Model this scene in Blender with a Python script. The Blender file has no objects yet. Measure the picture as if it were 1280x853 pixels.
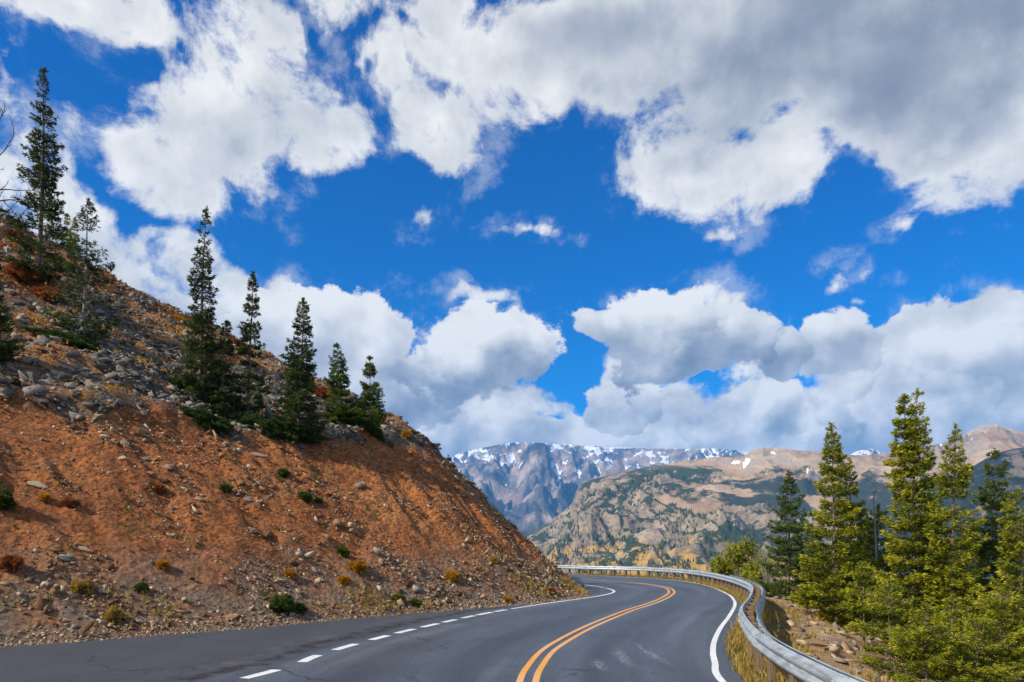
import bpy, bmesh, math, random
import numpy as np
from mathutils import Vector, Matrix
from mathutils.bvhtree import BVHTree

random.seed(7)
RNG = np.random.default_rng(11)
S = bpy.context.scene
COL = S.collection

# ------------------------------------------------------------------ camera
CAM_H = 2.05
cam = bpy.data.cameras.new('camera'); cam_o = bpy.data.objects.new('camera', cam); COL.objects.link(cam_o)
cam.lens = 24; cam.sensor_width = 36; cam.shift_y = 0.2043
cam.clip_start = 0.1; cam.clip_end = 80000
cam_o.location = (0, 0, CAM_H); cam_o.rotation_euler = (math.radians(90), 0, 0)
S.camera = cam_o
S.render.resolution_x, S.render.resolution_y = 1024, 682
S.view_settings.view_transform = 'Standard'; S.view_settings.look = 'None'
S.view_settings.exposure = 0.28; S.view_settings.gamma = 1.0
S.cycles.max_bounces = 6; S.cycles.transparent_max_bounces = 6
S.cycles.volume_bounces = 1
S.cycles.use_denoising = True

# ------------------------------------------------------------------ sun
SUN_EL, SUN_AZ = math.radians(37), math.atan2(-0.86, -0.51)        # azimuth from +Y towards +X
sun_dir = Vector((math.sin(SUN_AZ) * math.cos(SUN_EL), math.cos(SUN_AZ) * math.cos(SUN_EL), math.sin(SUN_EL)))
sl = bpy.data.lights.new('sun', 'SUN'); sl.energy = 5.0; sl.angle = math.radians(0.5); sl.color = (1.0, 0.93, 0.82)
so = bpy.data.objects.new('sun', sl); COL.objects.link(so)
so.rotation_euler = (-sun_dir).to_track_quat('-Z', 'Y').to_euler()


# ------------------------------------------------------------------ node helpers
class NT:
    def __init__(s, tree): s.t = tree; s.n = tree.nodes; s.l = tree.links
    def new(s, typ, **kw):
        n = s.n.new(typ)
        for k, v in kw.items(): setattr(n, k, v)
        return n
    def put(s, sock, v):
        if isinstance(v, bpy.types.NodeSocket): s.l.new(v, sock)
        elif v is not None:
            if sock.type == 'RGBA' and len(v) == 3: v = (*v, 1)
            sock.default_value = v
    def math(s, op, a, b=None, c=None, clamp=False):
        n = s.new('ShaderNodeMath', operation=op, use_clamp=clamp); s.put(n.inputs[0], a); s.put(n.inputs[1], b); s.put(n.inputs[2], c)
        return n.outputs[0]
    def vmath(s, op, a, b=None):
        n = s.new('ShaderNodeVectorMath', operation=op); s.put(n.inputs[0], a); s.put(n.inputs[1], b)
        return n.outputs['Value'] if op in ('LENGTH', 'DOT_PRODUCT', 'DISTANCE') else n.outputs[0]
    def noise(s, vec, scale, detail=4, rough=.5, dist=0, out='Fac', lac=2.0, dim='3D'):
        n = s.new('ShaderNodeTexNoise', noise_dimensions=dim); n.inputs['Scale'].default_value = scale; n.inputs['Detail'].default_value = detail
        n.inputs['Roughness'].default_value = rough; n.inputs['Distortion'].default_value = dist; n.inputs['Lacunarity'].default_value = lac
        if vec is not None: s.l.new(vec, n.inputs['Vector'])
        return n.outputs[out]
    def voronoi(s, vec, scale, feature='F1', out='Distance', rand=1):
        n = s.new('ShaderNodeTexVoronoi', feature=feature); n.inputs['Scale'].default_value = scale; n.inputs['Randomness'].default_value = rand
        if vec is not None: s.l.new(vec, n.inputs['Vector'])
        return n.outputs[out]
    def map(s, v, a, b, c=0., d=1., smooth=True):
        n = s.new('ShaderNodeMapRange', interpolation_type='SMOOTHSTEP' if smooth else 'LINEAR')
        for i, x in enumerate((v, a, b, c, d)): s.put(n.inputs[i], x)
        return n.outputs[0]
    def mix(s, f, a, b, blend='MIX'):
        n = s.new('ShaderNodeMix', data_type='RGBA', blend_type=blend); s.put(n.inputs['Factor'], f); s.put(n.inputs[6], a); s.put(n.inputs[7], b)
        return n.outputs[2]
    def ramp(s, f, stops, interp='LINEAR'):
        n = s.new('ShaderNodeValToRGB'); r = n.color_ramp; r.interpolation = interp
        while len(r.elements) < len(stops): r.elements.new(0.5)
        for e, (p, c) in zip(r.elements, stops): e.position = p; e.color = (*c, 1)
        s.put(n.inputs[0], f); return n.outputs[0]
    def coord(s, k='Object'): return s.new('ShaderNodeTexCoord').outputs[k]
    def geo(s, k): return s.new('ShaderNodeNewGeometry').outputs[k]
    def attr(s, name, out='Fac'): return s.new('ShaderNodeAttribute', attribute_name=name).outputs[out]
    def scale3(s, v, k): return s.vmath('MULTIPLY', v, k)
    def bump(s, h, strength, dist=.02):
        n = s.new('ShaderNodeBump'); n.inputs['Strength'].default_value = strength; n.inputs['Distance'].default_value = dist
        s.l.new(h, n.inputs['Height']); return n.outputs[0]


def new_mat(name):
    m = bpy.data.materials.new(name); m.use_nodes = True
    for n in list(m.node_tree.nodes): m.node_tree.nodes.remove(n)
    t = NT(m.node_tree); out = t.new('ShaderNodeOutputMaterial'); p = t.new('ShaderNodeBsdfPrincipled')
    t.l.new(p.outputs[0], out.inputs['Surface'])
    t.P = p; t.out = out; p.inputs['Specular IOR Level'].default_value = .3
    return m, t


def fin(t, col=None, rough=.85, normal=None, metal=0):
    t.put(t.P.inputs['Base Color'], col); t.put(t.P.inputs['Roughness'], rough); t.put(t.P.inputs['Metallic'], metal)
    if normal is not None: t.l.new(normal, t.P.inputs['Normal'])


# ------------------------------------------------------------------ sky with clouds (world shader, laid out by azimuth and elevation)
FPX, CX, CY = 853.33, 640.0, 688.0
def azel(px, py):
    u, v = (px - CX) / FPX, (CY - py) / FPX
    return math.atan(u), math.atan(v / math.sqrt(1 + u * u))

def build_world():
    w = bpy.data.worlds.new('World'); S.world = w; w.use_nodes = True
    for n in list(w.node_tree.nodes): w.node_tree.nodes.remove(n)
    t = NT(w.node_tree)
    out = t.new('ShaderNodeOutputWorld'); bg = t.new('ShaderNodeBackground'); t.l.new(bg.outputs[0], out.inputs[0])
    bg.inputs['Strength'].default_value = 0.1
    sky = t.new('ShaderNodeTexSky', sky_type='NISHITA', sun_disc=False)
    sky.sun_elevation = SUN_EL; sky.sun_rotation = SUN_AZ; sky.altitude = 2900; sky.air_density = 1.0; sky.dust_density = .3; sky.ozone_density = 2.2
    d = t.coord('Generated')
    sp = t.new('ShaderNodeSeparateXYZ'); t.l.new(d, sp.inputs[0]); X, Y, Z = sp.outputs
    az = t.math('ARCTAN2', X, Y)
    el = t.math('ARCTAN2', Z, t.math('SQRT', t.math('ADD', t.math('MULTIPLY', X, X), t.math('MULTIPLY', Y, Y))))
    cb = t.new('ShaderNodeCombineXYZ'); t.l.new(az, cb.inputs[0]); t.l.new(el, cb.inputs[1]); P = cb.outputs[0]
    # gentle warp so that no outline is an ellipse
    wn = t.noise(P, 4.5, 4, .55, out='Color', dim='2D'); wv = t.scale3(t.vmath('SUBTRACT', wn, (.5, .5, .5)), (.12, .10, 0))
    Pw = t.vmath('ADD', P, wv)
    def blobs(lst, start):
        acc = start
        for (px, py, rx, ry, st) in lst:
            if start < -1 and rx < 40: st *= .58; rx *= 1.1; ry *= 1.15
            a, e = azel(px, py); a2, _ = azel(px + rx, py); _, e2 = azel(px, py - ry)
            ra, re = max(a2 - a, .004), max(e2 - e, .004)
            v = t.vmath('MULTIPLY', t.vmath('SUBTRACT', Pw, (a, e, 0)), (1 / ra, 1 / re, 0))
            q = t.math('MULTIPLY_ADD', t.vmath('LENGTH', v), -st * 1.15, st * 1.15)
            n = t.new('ShaderNodeMath', operation='SMOOTH_MAX'); t.put(n.inputs[0], acc); t.put(n.inputs[1], q); n.inputs[2].default_value = .18
            acc = n.outputs[0]
        return acc
    CL = [(60, 5, 110, 34, .6), (180, 40, 90, 52, .7), (300, 45, 75, 60, 1), (310, 130, 130, 82, 1), (215, 215, 85, 75, 1), (255, 165, 110, 90, 1), (405, 170, 60, 50, 1),
          (430, 20, 80, 34, .6), (480, 80, 42, 70, .8), (545, 150, 80, 68, 1), (590, 40, 130, 75, 1), (680, 120, 45, 52, .7), (760, 60, 190, 105, 1.2),
          (830, 190, 95, 75, 1), (890, 225, 90, 55, 1), (985, 205, 60, 60, .8), (980, 60, 260, 110, 1.4), (1150, 90, 190, 105, 1.4), (1240, 200, 130, 95, 1.2), (1130, 150, 120, 50, 1), (1160, 190, 60, 36, .6), (1135, 275, 32, 12, .6),
          (912, 290, 22, 9, .6), (655, 292, 30, 10, .7), (522, 258, 20, 20, .55), (605, 371, 36, 11, .7), (1063, 355, 17, 24, .75), (1117, 332, 26, 12, .7), (1098, 381, 14, 6, .5), (1255, 375, 22, 14, .6),
          (0, 90, 14, 46, .5), (95, 140, 22, 14, .35),
          (60, 275, 110, 95, 1.5), (160, 350, 130, 75, 1.5), (215, 320, 80, 50, 1.2), (262, 365, 60, 60, 1.2), (355, 372, 24, 20, .6), (350, 430, 60, 62, 1), (425, 425, 72, 66, 1), (470, 490, 120, 58, 1),
          (585, 442, 102, 58, 1), (625, 415, 48, 32, .8), (720, 400, 42, 28, .5), (800, 400, 68, 50, 1), (865, 420, 88, 64, 1), (945, 455, 92, 48, 1), (790, 450, 70, 40, .8), (1055, 430, 62, 46, 1), (1100, 470, 110, 70, 1),
          (1225, 450, 110, 56, 1), (640, 530, 150, 50, 1), (800, 525, 110, 44, 1), (930, 525, 85, 42, 1), (1100, 530, 260, 50, 1), (560, 520, 90, 34, .8), (760, 585, 420, 36, 1), (1150, 600, 300, 50, 1)]
    B = blobs(CL, -1.2)
    NEG = [(725, 468, 30, 26, 1.0), (1062, 205, 44, 44, 1.0), (1090, 250, 60, 28, .8), (378, 45, 18, 40, .8), (462, 92, 12, 24, .6), (160, 85, 42, 30, .8), (535, 48, 40, 14, .5), (1150, 318, 110, 24, .8), (560, 100, 20, 16, .35), (1000, 495, 26, 10, .55), (870, 100, 0.1, .1, 0)]
    N = blobs(NEG, 0.0)
    B = t.math('MINIMUM', B, .52)
    B = t.math('SUBTRACT', B, t.math('MULTIPLY', N, .95))
    # away from the photographed part of the sky: the same kind of broken cloud, from low noise
    far = t.math('SUBTRACT', t.math('MULTIPLY', t.noise(d, 2.2, 3, .5), 4.0), 1.9)
    inside = t.math('MULTIPLY', t.map(t.math('ABSOLUTE', az), .68, .95, 1, 0), t.map(el, .66, .9, 1, 0))
    B = t.math('ADD', t.math('MULTIPLY', B, inside), t.math('MULTIPLY', far, t.math('SUBTRACT', 1., inside)))
    B = t.math('MINIMUM', B, 1.0)
    # billows
    Ps = t.scale3(P, (1, 1.2, 1))
    nA = t.math('SUBTRACT', t.noise(Ps, 7.5, 11, .66, .15, dim='2D'), .5)
    nS = t.math('SUBTRACT', t.noise(Ps, 11.0, 5, .50, .1, dim='2D'), .5)
    nS2 = t.math('SUBTRACT', t.noise(t.vmath('ADD', Ps, (-.018, .030, 0)), 11.0, 5, .50, .1, dim='2D'), .5)
    vor = t.new('ShaderNodeTexVoronoi', voronoi_dimensions='2D', feature='SMOOTH_F1'); vor.inputs['Scale'].default_value = 15; vor.inputs['Detail'].default_value = 2; vor.inputs['Roughness'].default_value = .5
    vor.inputs['Smoothness'].default_value = .35; vor.normalize = True; t.l.new(t.vmath('ADD', Ps, t.scale3(wv, (.35, .35, 0))), vor.inputs['Vector'])
    low = t.map(el, .04, .42, 1, 0)                                   # low cumulus has crisp cauliflower edges, the high sheet is soft
    puff = t.math('MULTIPLY', t.math('SUBTRACT', .42, vor.outputs['Distance']), t.math('MULTIPLY_ADD', low, .55, .35))
    dens = t.math('ADD', t.math('ADD', t.math('MULTIPLY', B, t.math('MULTIPLY_ADD', low, .15, .95)), t.math('MULTIPLY', nA, 2.3)), puff)
    sheet = t.math('MAXIMUM', blobs([(1080, 20, 360, 165, 1.4), (800, 40, 230, 90, 1.0), (1200, 130, 130, 80, .9)], 0.0), 0.0)
    dens = t.math('ADD', dens, t.math('MULTIPLY', t.math('MINIMUM', sheet, .7), .9))
    soft = t.math('MULTIPLY_ADD', low, -.20, .50)
    alpha = t.map(dens, .0, soft)
    wisp = t.math('MULTIPLY', t.map(dens, -.42, .10), .30)
    alpha = t.math('MAXIMUM', alpha, t.math('MULTIPLY', wisp, t.map(nA, -.05, .15)))
    # shade: grey thick bases, bright billow tops
    DK = [(1100, 40, 380, 150, 1.3), (820, 120, 160, 50, .8), (1010, 60, 330, 120, 1), (1180, 90, 220, 130, 1), (900, 150, 150, 70, .7), (640, 480, 90, 26, .9), (560, 490, 90, 24, .5), (860, 462, 150, 26, .85), (985, 465, 60, 26, .9), (470, 460, 100, 30, .3), (250, 180, 70, 60, .22), (360, 130, 90, 60, .35), (180, 400, 150, 60, .5), (80, 330, 80, 40, .45), (1010, 530, 80, 40, .35), (1150, 540, 130, 40, .5),
          (1250, 470, 70, 40, .55), (760, 575, 260, 18, .5), (560, 572, 60, 26, 1.0), (700, 540, 120, 18, .35), (530, 530, 60, 16, .4), (800, 20, 200, 60, .45), (540, 190, 60, 40, .3)]
    K = t.math('MAXIMUM', blobs(DK, 0.0), 0.0)
    lit = t.math('MULTIPLY', t.math('SUBTRACT', nS, nS2), t.math('MULTIPLY_ADD', low, 1.5, .35))
    thick = t.map(dens, .30, 1.3)
    g = t.math('SUBTRACT', t.math('ADD', .90, lit), t.math('MULTIPLY', thick, .24))
    g = t.math('SUBTRACT', g, t.math('MULTIPLY', t.math('MINIMUM', K, .8), .54))
    g = t.math('ADD', g, t.math('MULTIPLY', puff, .25))
    g = t.math('ADD', g, t.math('MULTIPLY', nS, .30))
    CC = [(0.0, (1.9, 2.15, 2.6)), (.25, (2.7, 2.95, 3.45)), (.52, (4.2, 4.4, 4.75)), (.78, (6.3, 6.35, 6.3)), (1.0, (8.3, 8.15, 7.8))]
    ccol = t.ramp(g, CC)
    # the cumulus heaps over the mountains, from the farthest to the nearest: bright heads, grey flat bases
    HEAPS = [(560, 548, 110, 30, .70, .25), (470, 500, 110, 60, .72, .35), (1180, 560, 190, 40, .72, .15), (1000, 560, 140, 34, .78, .2), (820, 545, 130, 36, .84, .25), (690, 540, 110, 36, .86, .3), (940, 522, 70, 36, .92, .35), (770, 500, 60, 30, .86, .3),
             (345, 435, 62, 66, .88, .3), (430, 430, 78, 72, .94, .35), (1210, 440, 120, 62, .90, .25), (1115, 480, 100, 72, .84, .3), (1050, 440, 74, 54, .93, .4), (1250, 500, 80, 60, .74, .25), (1165, 530, 90, 50, .82, .3),
             (735, 402, 50, 26, .82, .2), (975, 452, 62, 36, .80, .5), (880, 436, 110, 50, .88, .75), (815, 405, 92, 56, .97, .55), (560, 462, 84, 46, .86, .6), (600, 440, 94, 54, .97, .70)]
    hn = t.math('ADD', t.math('MULTIPLY', nA, 1.55), t.math('MULTIPLY', puff, .9)); relief = t.math('ADD', lit, t.math('MULTIPLY', nS, .30))
    col, cov = ccol, alpha
    for (px, py, rx, ry, br, gr) in HEAPS:
        a_, e_ = azel(px, py); a2, _ = azel(px + rx, py); _, e2 = azel(px, py - ry)
        v = t.vmath('MULTIPLY', t.vmath('SUBTRACT', Pw, (a_, e_, 0)), (1 / (a2 - a_), 1 / (e2 - e_), 0))
        q = t.math('ADD', t.math('SUBTRACT', 1.0, t.vmath('LENGTH', v)), hn); al = t.map(q, 0, .13)
        sv = t.new('ShaderNodeSeparateXYZ'); t.l.new(v, sv.inputs[0])
        h = t.map(t.math('MULTIPLY_ADD', nS, 1.2, sv.outputs[1]), -.85, .55, -gr, .03)
        gg = t.math('ADD', t.math('ADD', h, br), t.math('MULTIPLY', relief, .85))
        col = t.mix(al, col, t.ramp(gg, CC)); cov = t.math('MAXIMUM', cov, al)
    ccol, alpha = col, cov
    # polarised deep blue of the clear part
    blue = t.mix(1.0, sky.outputs[0], t.mix(t.map(el, 0, .6), (.0, .84, 1.42), (.0, .66, 1.45)), 'MULTIPLY')
    t.l.new(t.mix(alpha, blue, ccol), bg.inputs['Color'])
    w.cycles.sampling_method = 'MANUAL'; w.cycles.sample_map_resolution = 256
    return t
build_world()

# ------------------------------------------------------------------ numpy noise
_perm = RNG.permutation(4096)
def _h(ix, iy, seed):
    return _perm[(_perm[(ix + seed * 131) & 4095] + iy) & 4095]
_ang = RNG.uniform(0, 2 * np.pi, 4096); _gx, _gy = np.cos(_ang), np.sin(_ang)
def perlin(x, y, seed=0):
    x = np.asarray(x, float); y = np.asarray(y, float)
    ix, iy = np.floor(x).astype(int), np.floor(y).astype(int); fx, fy = x - ix, y - iy
    u, v = fx * fx * fx * (fx * (fx * 6 - 15) + 10), fy * fy * fy * (fy * (fy * 6 - 15) + 10)
    def g(a, b):
        h = _h(ix + a, iy + b, seed); return _gx[h] * (fx - a) + _gy[h] * (fy - b)
    return ((g(0, 0) * (1 - u) + g(1, 0) * u) * (1 - v) + (g(0, 1) * (1 - u) + g(1, 1) * u) * v) * 1.5
def fbm(x, y, oct=5, seed=0, gain=.5):
    s = 0; a = 1
    for o in range(oct): s = s + a * perlin(x, y, seed + o); x = x * 2.03 + 17.1; y = y * 2.03 + 5.3; a *= gain
    return s
def ridged(x, y, oct=5, seed=0, gain=.5):
    s = 0; a = 1; w = 1
    for o in range(oct):
        n = (1 - np.abs(perlin(x, y, seed + o))) ** 2; s = s + a * n * w; w = np.clip(n * 1.4, 0, 1); x = x * 2.05 + 7.7; y = y * 2.05 + 3.1; a *= gain
    return s / 2 * 1.0
def sstep(x, a, b):
    k = np.clip((x - a) / (b - a), 0, 1); return k * k * (3 - 2 * k)

# ------------------------------------------------------------------ object helpers
def mesh_np(name, V, F, mat, parent=None, smooth=False, fcol=None, fcolname='tone', mats=None, midx=None):
    """V (n,3); F either (m,3)/(m,4) array or list of such arrays"""
    me = bpy.data.meshes.new(name)
    Fs = F if isinstance(F, list) else [F]
    Fs = [np.asarray(f, dtype=np.int32) for f in Fs if len(f)]
    V = np.asarray(V, dtype=np.float32)
    me.vertices.add(len(V)); me.vertices.foreach_set('co', V.ravel())
    tot = np.concatenate([np.full(len(f), f.shape[1], np.int32) for f in Fs]); loops = np.concatenate([f.ravel() for f in Fs])
    me.loops.add(len(loops)); me.loops.foreach_set('vertex_index', loops)
    me.polygons.add(len(tot)); st = np.concatenate([[0], np.cumsum(tot)[:-1]]).astype(np.int32)
    me.polygons.foreach_set('loop_start', st)
    try: me.polygons.foreach_set('loop_total', tot)
    except Exception: pass
    if smooth: me.polygons.foreach_set('use_smooth', np.ones(len(tot), bool))
    for m in (mats or [mat]): me.materials.append(m)
    if midx is not None: me.polygons.foreach_set('material_index', np.asarray(midx, np.int32))
    me.update(calc_edges=True)
    if fcol is not None:
        for nm, arr, dom in (fcol if isinstance(fcol, list) else [(fcolname, fcol, 'FACE')]):
            a = me.attributes.new(nm, 'FLOAT', dom); a.data.foreach_set('value', np.asarray(arr, np.float32).ravel())
    o = bpy.data.objects.new(name, me); COL.objects.link(o)
    if parent is not None: o.parent = parent
    return o

def tag(o, label=None, cat=None, group=None, kind=None):
    if label: o['label'] = label
    if cat: o['category'] = cat
    if group: o['group'] = group
    if kind: o['kind'] = kind
    return o

def empty(name, loc, rz=0):
    o = bpy.data.objects.new(name, None); COL.objects.link(o); o.location = loc; o.rotation_euler = (0, 0, rz); o.empty_display_size = .3
    return o

def grid_faces(nu, nv):
    i = np.arange(nu - 1)[:, None] * nv + np.arange(nv - 1)[None, :]
    return np.stack([i, i + nv, i + nv + 1, i + 1], -1).reshape(-1, 4)

def catmull(P, n):
    P = np.asarray(P, float); Q = np.vstack([2 * P[0] - P[1], P, 2 * P[-1] - P[-2]])
    L = np.r_[0, np.cumsum(np.linalg.norm(np.diff(P[:, :2], axis=0), axis=1))]
    out = []
    for s in np.linspace(0, L[-1], n):
        k = min(np.searchsorted(L, s, side='right') - 1, len(P) - 2); tt = (s - L[k]) / max(L[k + 1] - L[k], 1e-9)
        a, b, c, d = Q[k], Q[k + 1], Q[k + 2], Q[k + 3]
        out.append(.5 * ((2 * b) + (c - a) * tt + (2 * a - 5 * b + 4 * c - d) * tt ** 2 + (3 * b - a - 3 * c + d) * tt ** 3))
    return np.array(out)
def smooth_curve(P, n, it=6):
    C = catmull(P, n)
    for _ in range(it): C[1:-1] = .25 * C[:-2] + .5 * C[1:-1] + .25 * C[2:]
    L = np.r_[0, np.cumsum(np.linalg.norm(np.diff(C[:, :2], axis=0), axis=1))]
    s = np.linspace(0, L[-1], n)
    return np.stack([np.interp(s, L, C[:, k]) for k in range(C.shape[1])], 1)

def nrm2(C):
    d = np.gradient(C, axis=0); d = d / np.linalg.norm(d, axis=1)[:, None]
    return np.stack([d[:, 1], -d[:, 0]], 1)        # to the right of travel

def bpx(pts, h=0.0):
    P = np.asarray(pts, float); D = (CAM_H - h) * FPX / (P[:, 1] - CY)
    return np.stack([(P[:, 0] - CX) / FPX * D, D], 1)

# ------------------------------------------------------------------ the plan of the road (metres, camera above the origin)
Lp = bpx([(328.4,842.6),(385.4,823.3),(432.9,808.5),(473,797.8),(507.4,788.9),(537.1,782.1),(562.4,776.4),(585,771.4),(606,767.2),(625,763.7),(640,761.3),(671,756.3),(702.5,751.9),(736,747.3),(752.5,744.6),(764,741.9),(768,739.6),(763.8,737),(752.5,734.4),(733.8,731.6),(715,730)])
Yp = bpx([(659.3,853),(668.8,832.8),(684.2,813.9),(705.7,799.8),(731.5,786.1),(757.3,774.7),(789,762.3),(805,757.5),(822,751.6),(833,746.3),(839.5,741.2),(838,737.4),(833,735),(817.5,731.9),(798.8,729.4),(780,727.8),(765,726.9),(740,725.3),(715,723.8),(698.8,722.8)])
Rp = bpx([(903.3,853),(894.1,829.4),(891.1,815.2),(893.1,800.9),(900.2,785.7),(906.3,777.5),(911.4,770.5),(918.5,757.3),(917,749.5),(910,743.3),(892.5,735.2),(873.8,730),(855,726.9),(830,724.4),(805,722.6),(780,721.4),(765,720.6),(727.5,718.8),(693.8,717.4)])
Gp = bpx([(676,705.9),(727.5,707.3),(800,709),(855,711.9),(886.3,715.6),(911,720.5),(928,725.5),(938,730.5),(941,736),(937,746),(929,755),(926.6,761),(930.7,770.5),(941.9,784.7),(958,796.9),(978.4,809),(1002.8,821.3),(1033,835.5),(1074,853)], .75)[::-1]
L_ = smooth_curve(np.vstack([[-9.5, -12], [-7.6, 2], Lp, [2.2, 44], [-3, 50], [-14, 60]]), 700, 26)
Y_ = smooth_curve(np.vstack([[-2.2, -14], [-.5, 0], [-.05, 6], Yp, [0, 52.5], [-10, 61.5]]), 700, 10)
R_ = smooth_curve(np.vstack([[2.2, -14], [3.0, 0], [3.0, 6], Rp, [-2, 64], [-8, 69.5]]), 700, 10)
G_ = smooth_curve(np.vstack([[3.0, -10], [3.2, 0], Gp, [-2, 66.2], [-8.5, 72]]), 900, 40)
Ep = bpx([(0,809.6),(106,802.4),(170,795.8),(265.6,790),(340,783.8),(458,772.3),(547,764.8),(621,758.9),(671,755),(705,751.3),(727,748.3),(736,745),(735,740)])
E_ = smooth_curve(np.vstack([[-36, -13], [-24, 0], [-17, 7.6], Ep, [3.45, 37.5], [2.9, 40.4], [.6, 44], [-5, 50], [-16, 60]]), 700, 5)
print('rail', np.round(G_[::90], 1).tolist())

def nearest(C, P, mono=True):
    d = ((C[None] - P[:, None]) ** 2).sum(2); k = d.argmin(1)
    return np.maximum.accumulate(k) if mono else k
def sdist(C, x, y):
    """distance to the right of polyline C"""
    sh = np.shape(x); P = np.stack([np.ravel(x), np.ravel(y)], 1); out = np.empty(len(P)); N = nrm2(C)
    for i in range(0, len(P), 20000):
        q = P[i:i + 20000]; k = ((C[None] - q[:, None]) ** 2).sum(2).argmin(1); v = q - C[k]
        out[i:i + 20000] = np.linalg.norm(v, axis=1) * np.sign((v * N[k]).sum(1))
    return out.reshape(sh)

# ------------------------------------------------------------------ materials
def m_asphalt():
    m, t = new_mat('asphalt'); o = t.coord('Object')
    lat, lon = t.attr('lateral'), t.attr('along')
    cb = t.new('ShaderNodeCombineXYZ'); t.l.new(lat, cb.inputs[0]); t.l.new(t.math('MULTIPLY', lon, .06), cb.inputs[1])
    streak = t.noise(cb.outputs[0], 2.4, 5, .6)
    streak2 = t.noise(cb.outputs[0], .8, 3, .5)
    patch = t.noise(o, .35, 5, .6, .4)
    fine = t.noise(o, 24, 5, .8); fine2 = t.voronoi(o, 95)
    base = t.ramp(t.math('ADD', t.math('MULTIPLY', streak, .45), t.math('MULTIPLY', streak2, .55)), [(.36, (.055, .068, .084)), (.5, (.090, .110, .132)), (.64, (.145, .170, .198))])
    wheel = t.math('MULTIPLY', t.map(t.math('ABSOLUTE', t.math('SUBTRACT', t.math('ABSOLUTE', t.math('SUBTRACT', t.math('ABSOLUTE', lat), 1.9)), .85)), 0, .55, 1, 0), .35)
    base = t.mix(wheel, base, (.028, .030, .036))
    base = t.mix(t.map(patch, .45, .75, 0, .5), base, (.032, .038, .048))
    left = t.attr('turnout')                                            # metres to the left of the edge line
    # newer, darker surfacing of the turnout with a ragged seam
    jn = t.math('MULTIPLY', t.math('SUBTRACT', t.noise(o, 1.1, 6, .7), .5), 1.6)
    seam = t.math('ADD', left, jn)
    base = t.mix(t.map(seam, .5, .95), base, t.mix(t.noise(o, .8, 6, .65), (.038, .044, .054), (.088, .100, .120)))
    crack = t.math('MULTIPLY', t.map(seam, .45, .85), t.map(seam, 1.0, 1.5, 1, 0))
    base = t.mix(t.math('MULTIPLY', crack, t.map(t.noise(o, 2.5, 6, .75), .42, .56)), base, (.012, .012, .012))
    sand = t.math('MULTIPLY', t.map(seam, .9, 1.4), t.map(seam, 1.5, 2.3, 1, 0))
    base = t.mix(t.math('MULTIPLY', sand, t.map(t.noise(o, 1.7, 7, .75), .48, .62, 0, .75)), base, (.15, .13, .105))
    # pale scuffs
    sc = t.math('MULTIPLY', t.map(t.noise(t.scale3(o, (1, .35, 1)), 1.6, 8, .78, .8), .66, .78), .25)
    base = t.mix(sc, base, (.20, .22, .25))
    base = t.mix(t.map(fine, .42, .62, 0, .75), base, t.mix(t.map(fine2, .0, .5), (.16, .16, .17), (.02, .02, .024)))
    for (x0, y0, rx, ry) in ((2.15, 13.1, .10, 1.0), (2.75, 13.6, .07, 1.3), (1.55, 12.2, .16, .5)):
        v = t.vmath('MULTIPLY', t.vmath('SUBTRACT', t.vmath('ADD', o, t.scale3(t.noise(o, 1.2, 3, .5, out='Color'), (.5, .3, 0))), (x0 + .25, y0 + .15, 0)), (1 / rx, 1 / ry, 0))
        sk = t.math('MULTIPLY', t.map(t.vmath('LENGTH', v), .3, 1.6, 1, 0), t.map(t.noise(o, 14, 5, .75), .46, .60)); base = t.mix(t.math('MULTIPLY', sk, .7), base, (.36, .38, .40))
    # cross cracks
    vc = t.new('ShaderNodeTexVoronoi', feature='DISTANCE_TO_EDGE'); vc.inputs['Scale'].default_value = .30; t.l.new(t.vmath('ADD', o, t.scale3(t.noise(o, .9, 5, .6, out='Color'), (1.6, 1.6, 0))), vc.inputs['Vector'])
    cr = t.math('MULTIPLY', t.map(vc.outputs['Distance'], .0, .009, 1, 0), t.map(t.noise(o, .25, 2), .44, .54))
    base = t.mix(t.math('MULTIPLY', cr, .8), base, (.012, .012, .013))
    fin(t, base, t.map(fine, .2, .8, .45, .68), t.bump(t.math('ADD', fine, t.math('MULTIPLY', fine2, .5)), .35, .008)); t.P.inputs['Specular IOR Level'].default_value = .45
    return m
def m_paint(name, c1, c2, wear=.5):
    m, t = new_mat(name); o = t.coord('Object')
    n = t.noise(o, 9, 7, .7); n2 = t.noise(o, 60, 3, .7); n3 = t.noise(o, .45, 3, .5)
    c = t.mix(t.map(n3, .35, .65), c1, c2)
    k = t.math('MULTIPLY', t.map(t.math('ADD', n, t.math('MULTIPLY', n2, .35)), .76 - wear * .1, .90), .85)
    fin(t, t.mix(k, c, (.09, .09, .10)), .55, t.bump(n2, .3, .004)); return m
def m_rock(name, cols, scale=1.6, rnd=True):
    m, t = new_mat(name); o = t.coord('Object')
    n = t.noise(o, scale * 3, 6, .65)
    if rnd:
        f = t.attr('tone')
    else: f = t.noise(o, scale, 3, .5)
    c = t.ramp(f, [(i / (len(cols) - 1), c_) for i, c_ in enumerate(cols)])
    c = t.mix(t.map(n, .3, .7, 0, .6), c, t.mix(1., c, (.45, .43, .42), 'MULTIPLY'))
    c = t.mix(t.map(t.noise(o, scale * 8, 4, .7), .58, .7, 0, .35), c, (.42, .40, .36))
    fin(t, c, .92, t.bump(t.noise(o, scale * 9, 6, .7), .6, .03)); return m
GREYS = [(.060, .056, .046), (.13, .122, .098), (.20, .183, .148), (.30, .265, .205), (.38, .28, .19), (.16, .140, .105)]
TANS = [(.08, .036, .016), (.24, .115, .045), (.38, .215, .105), (.25, .22, .18), (.60, .44, .26), (.28, .14, .060)]
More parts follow.
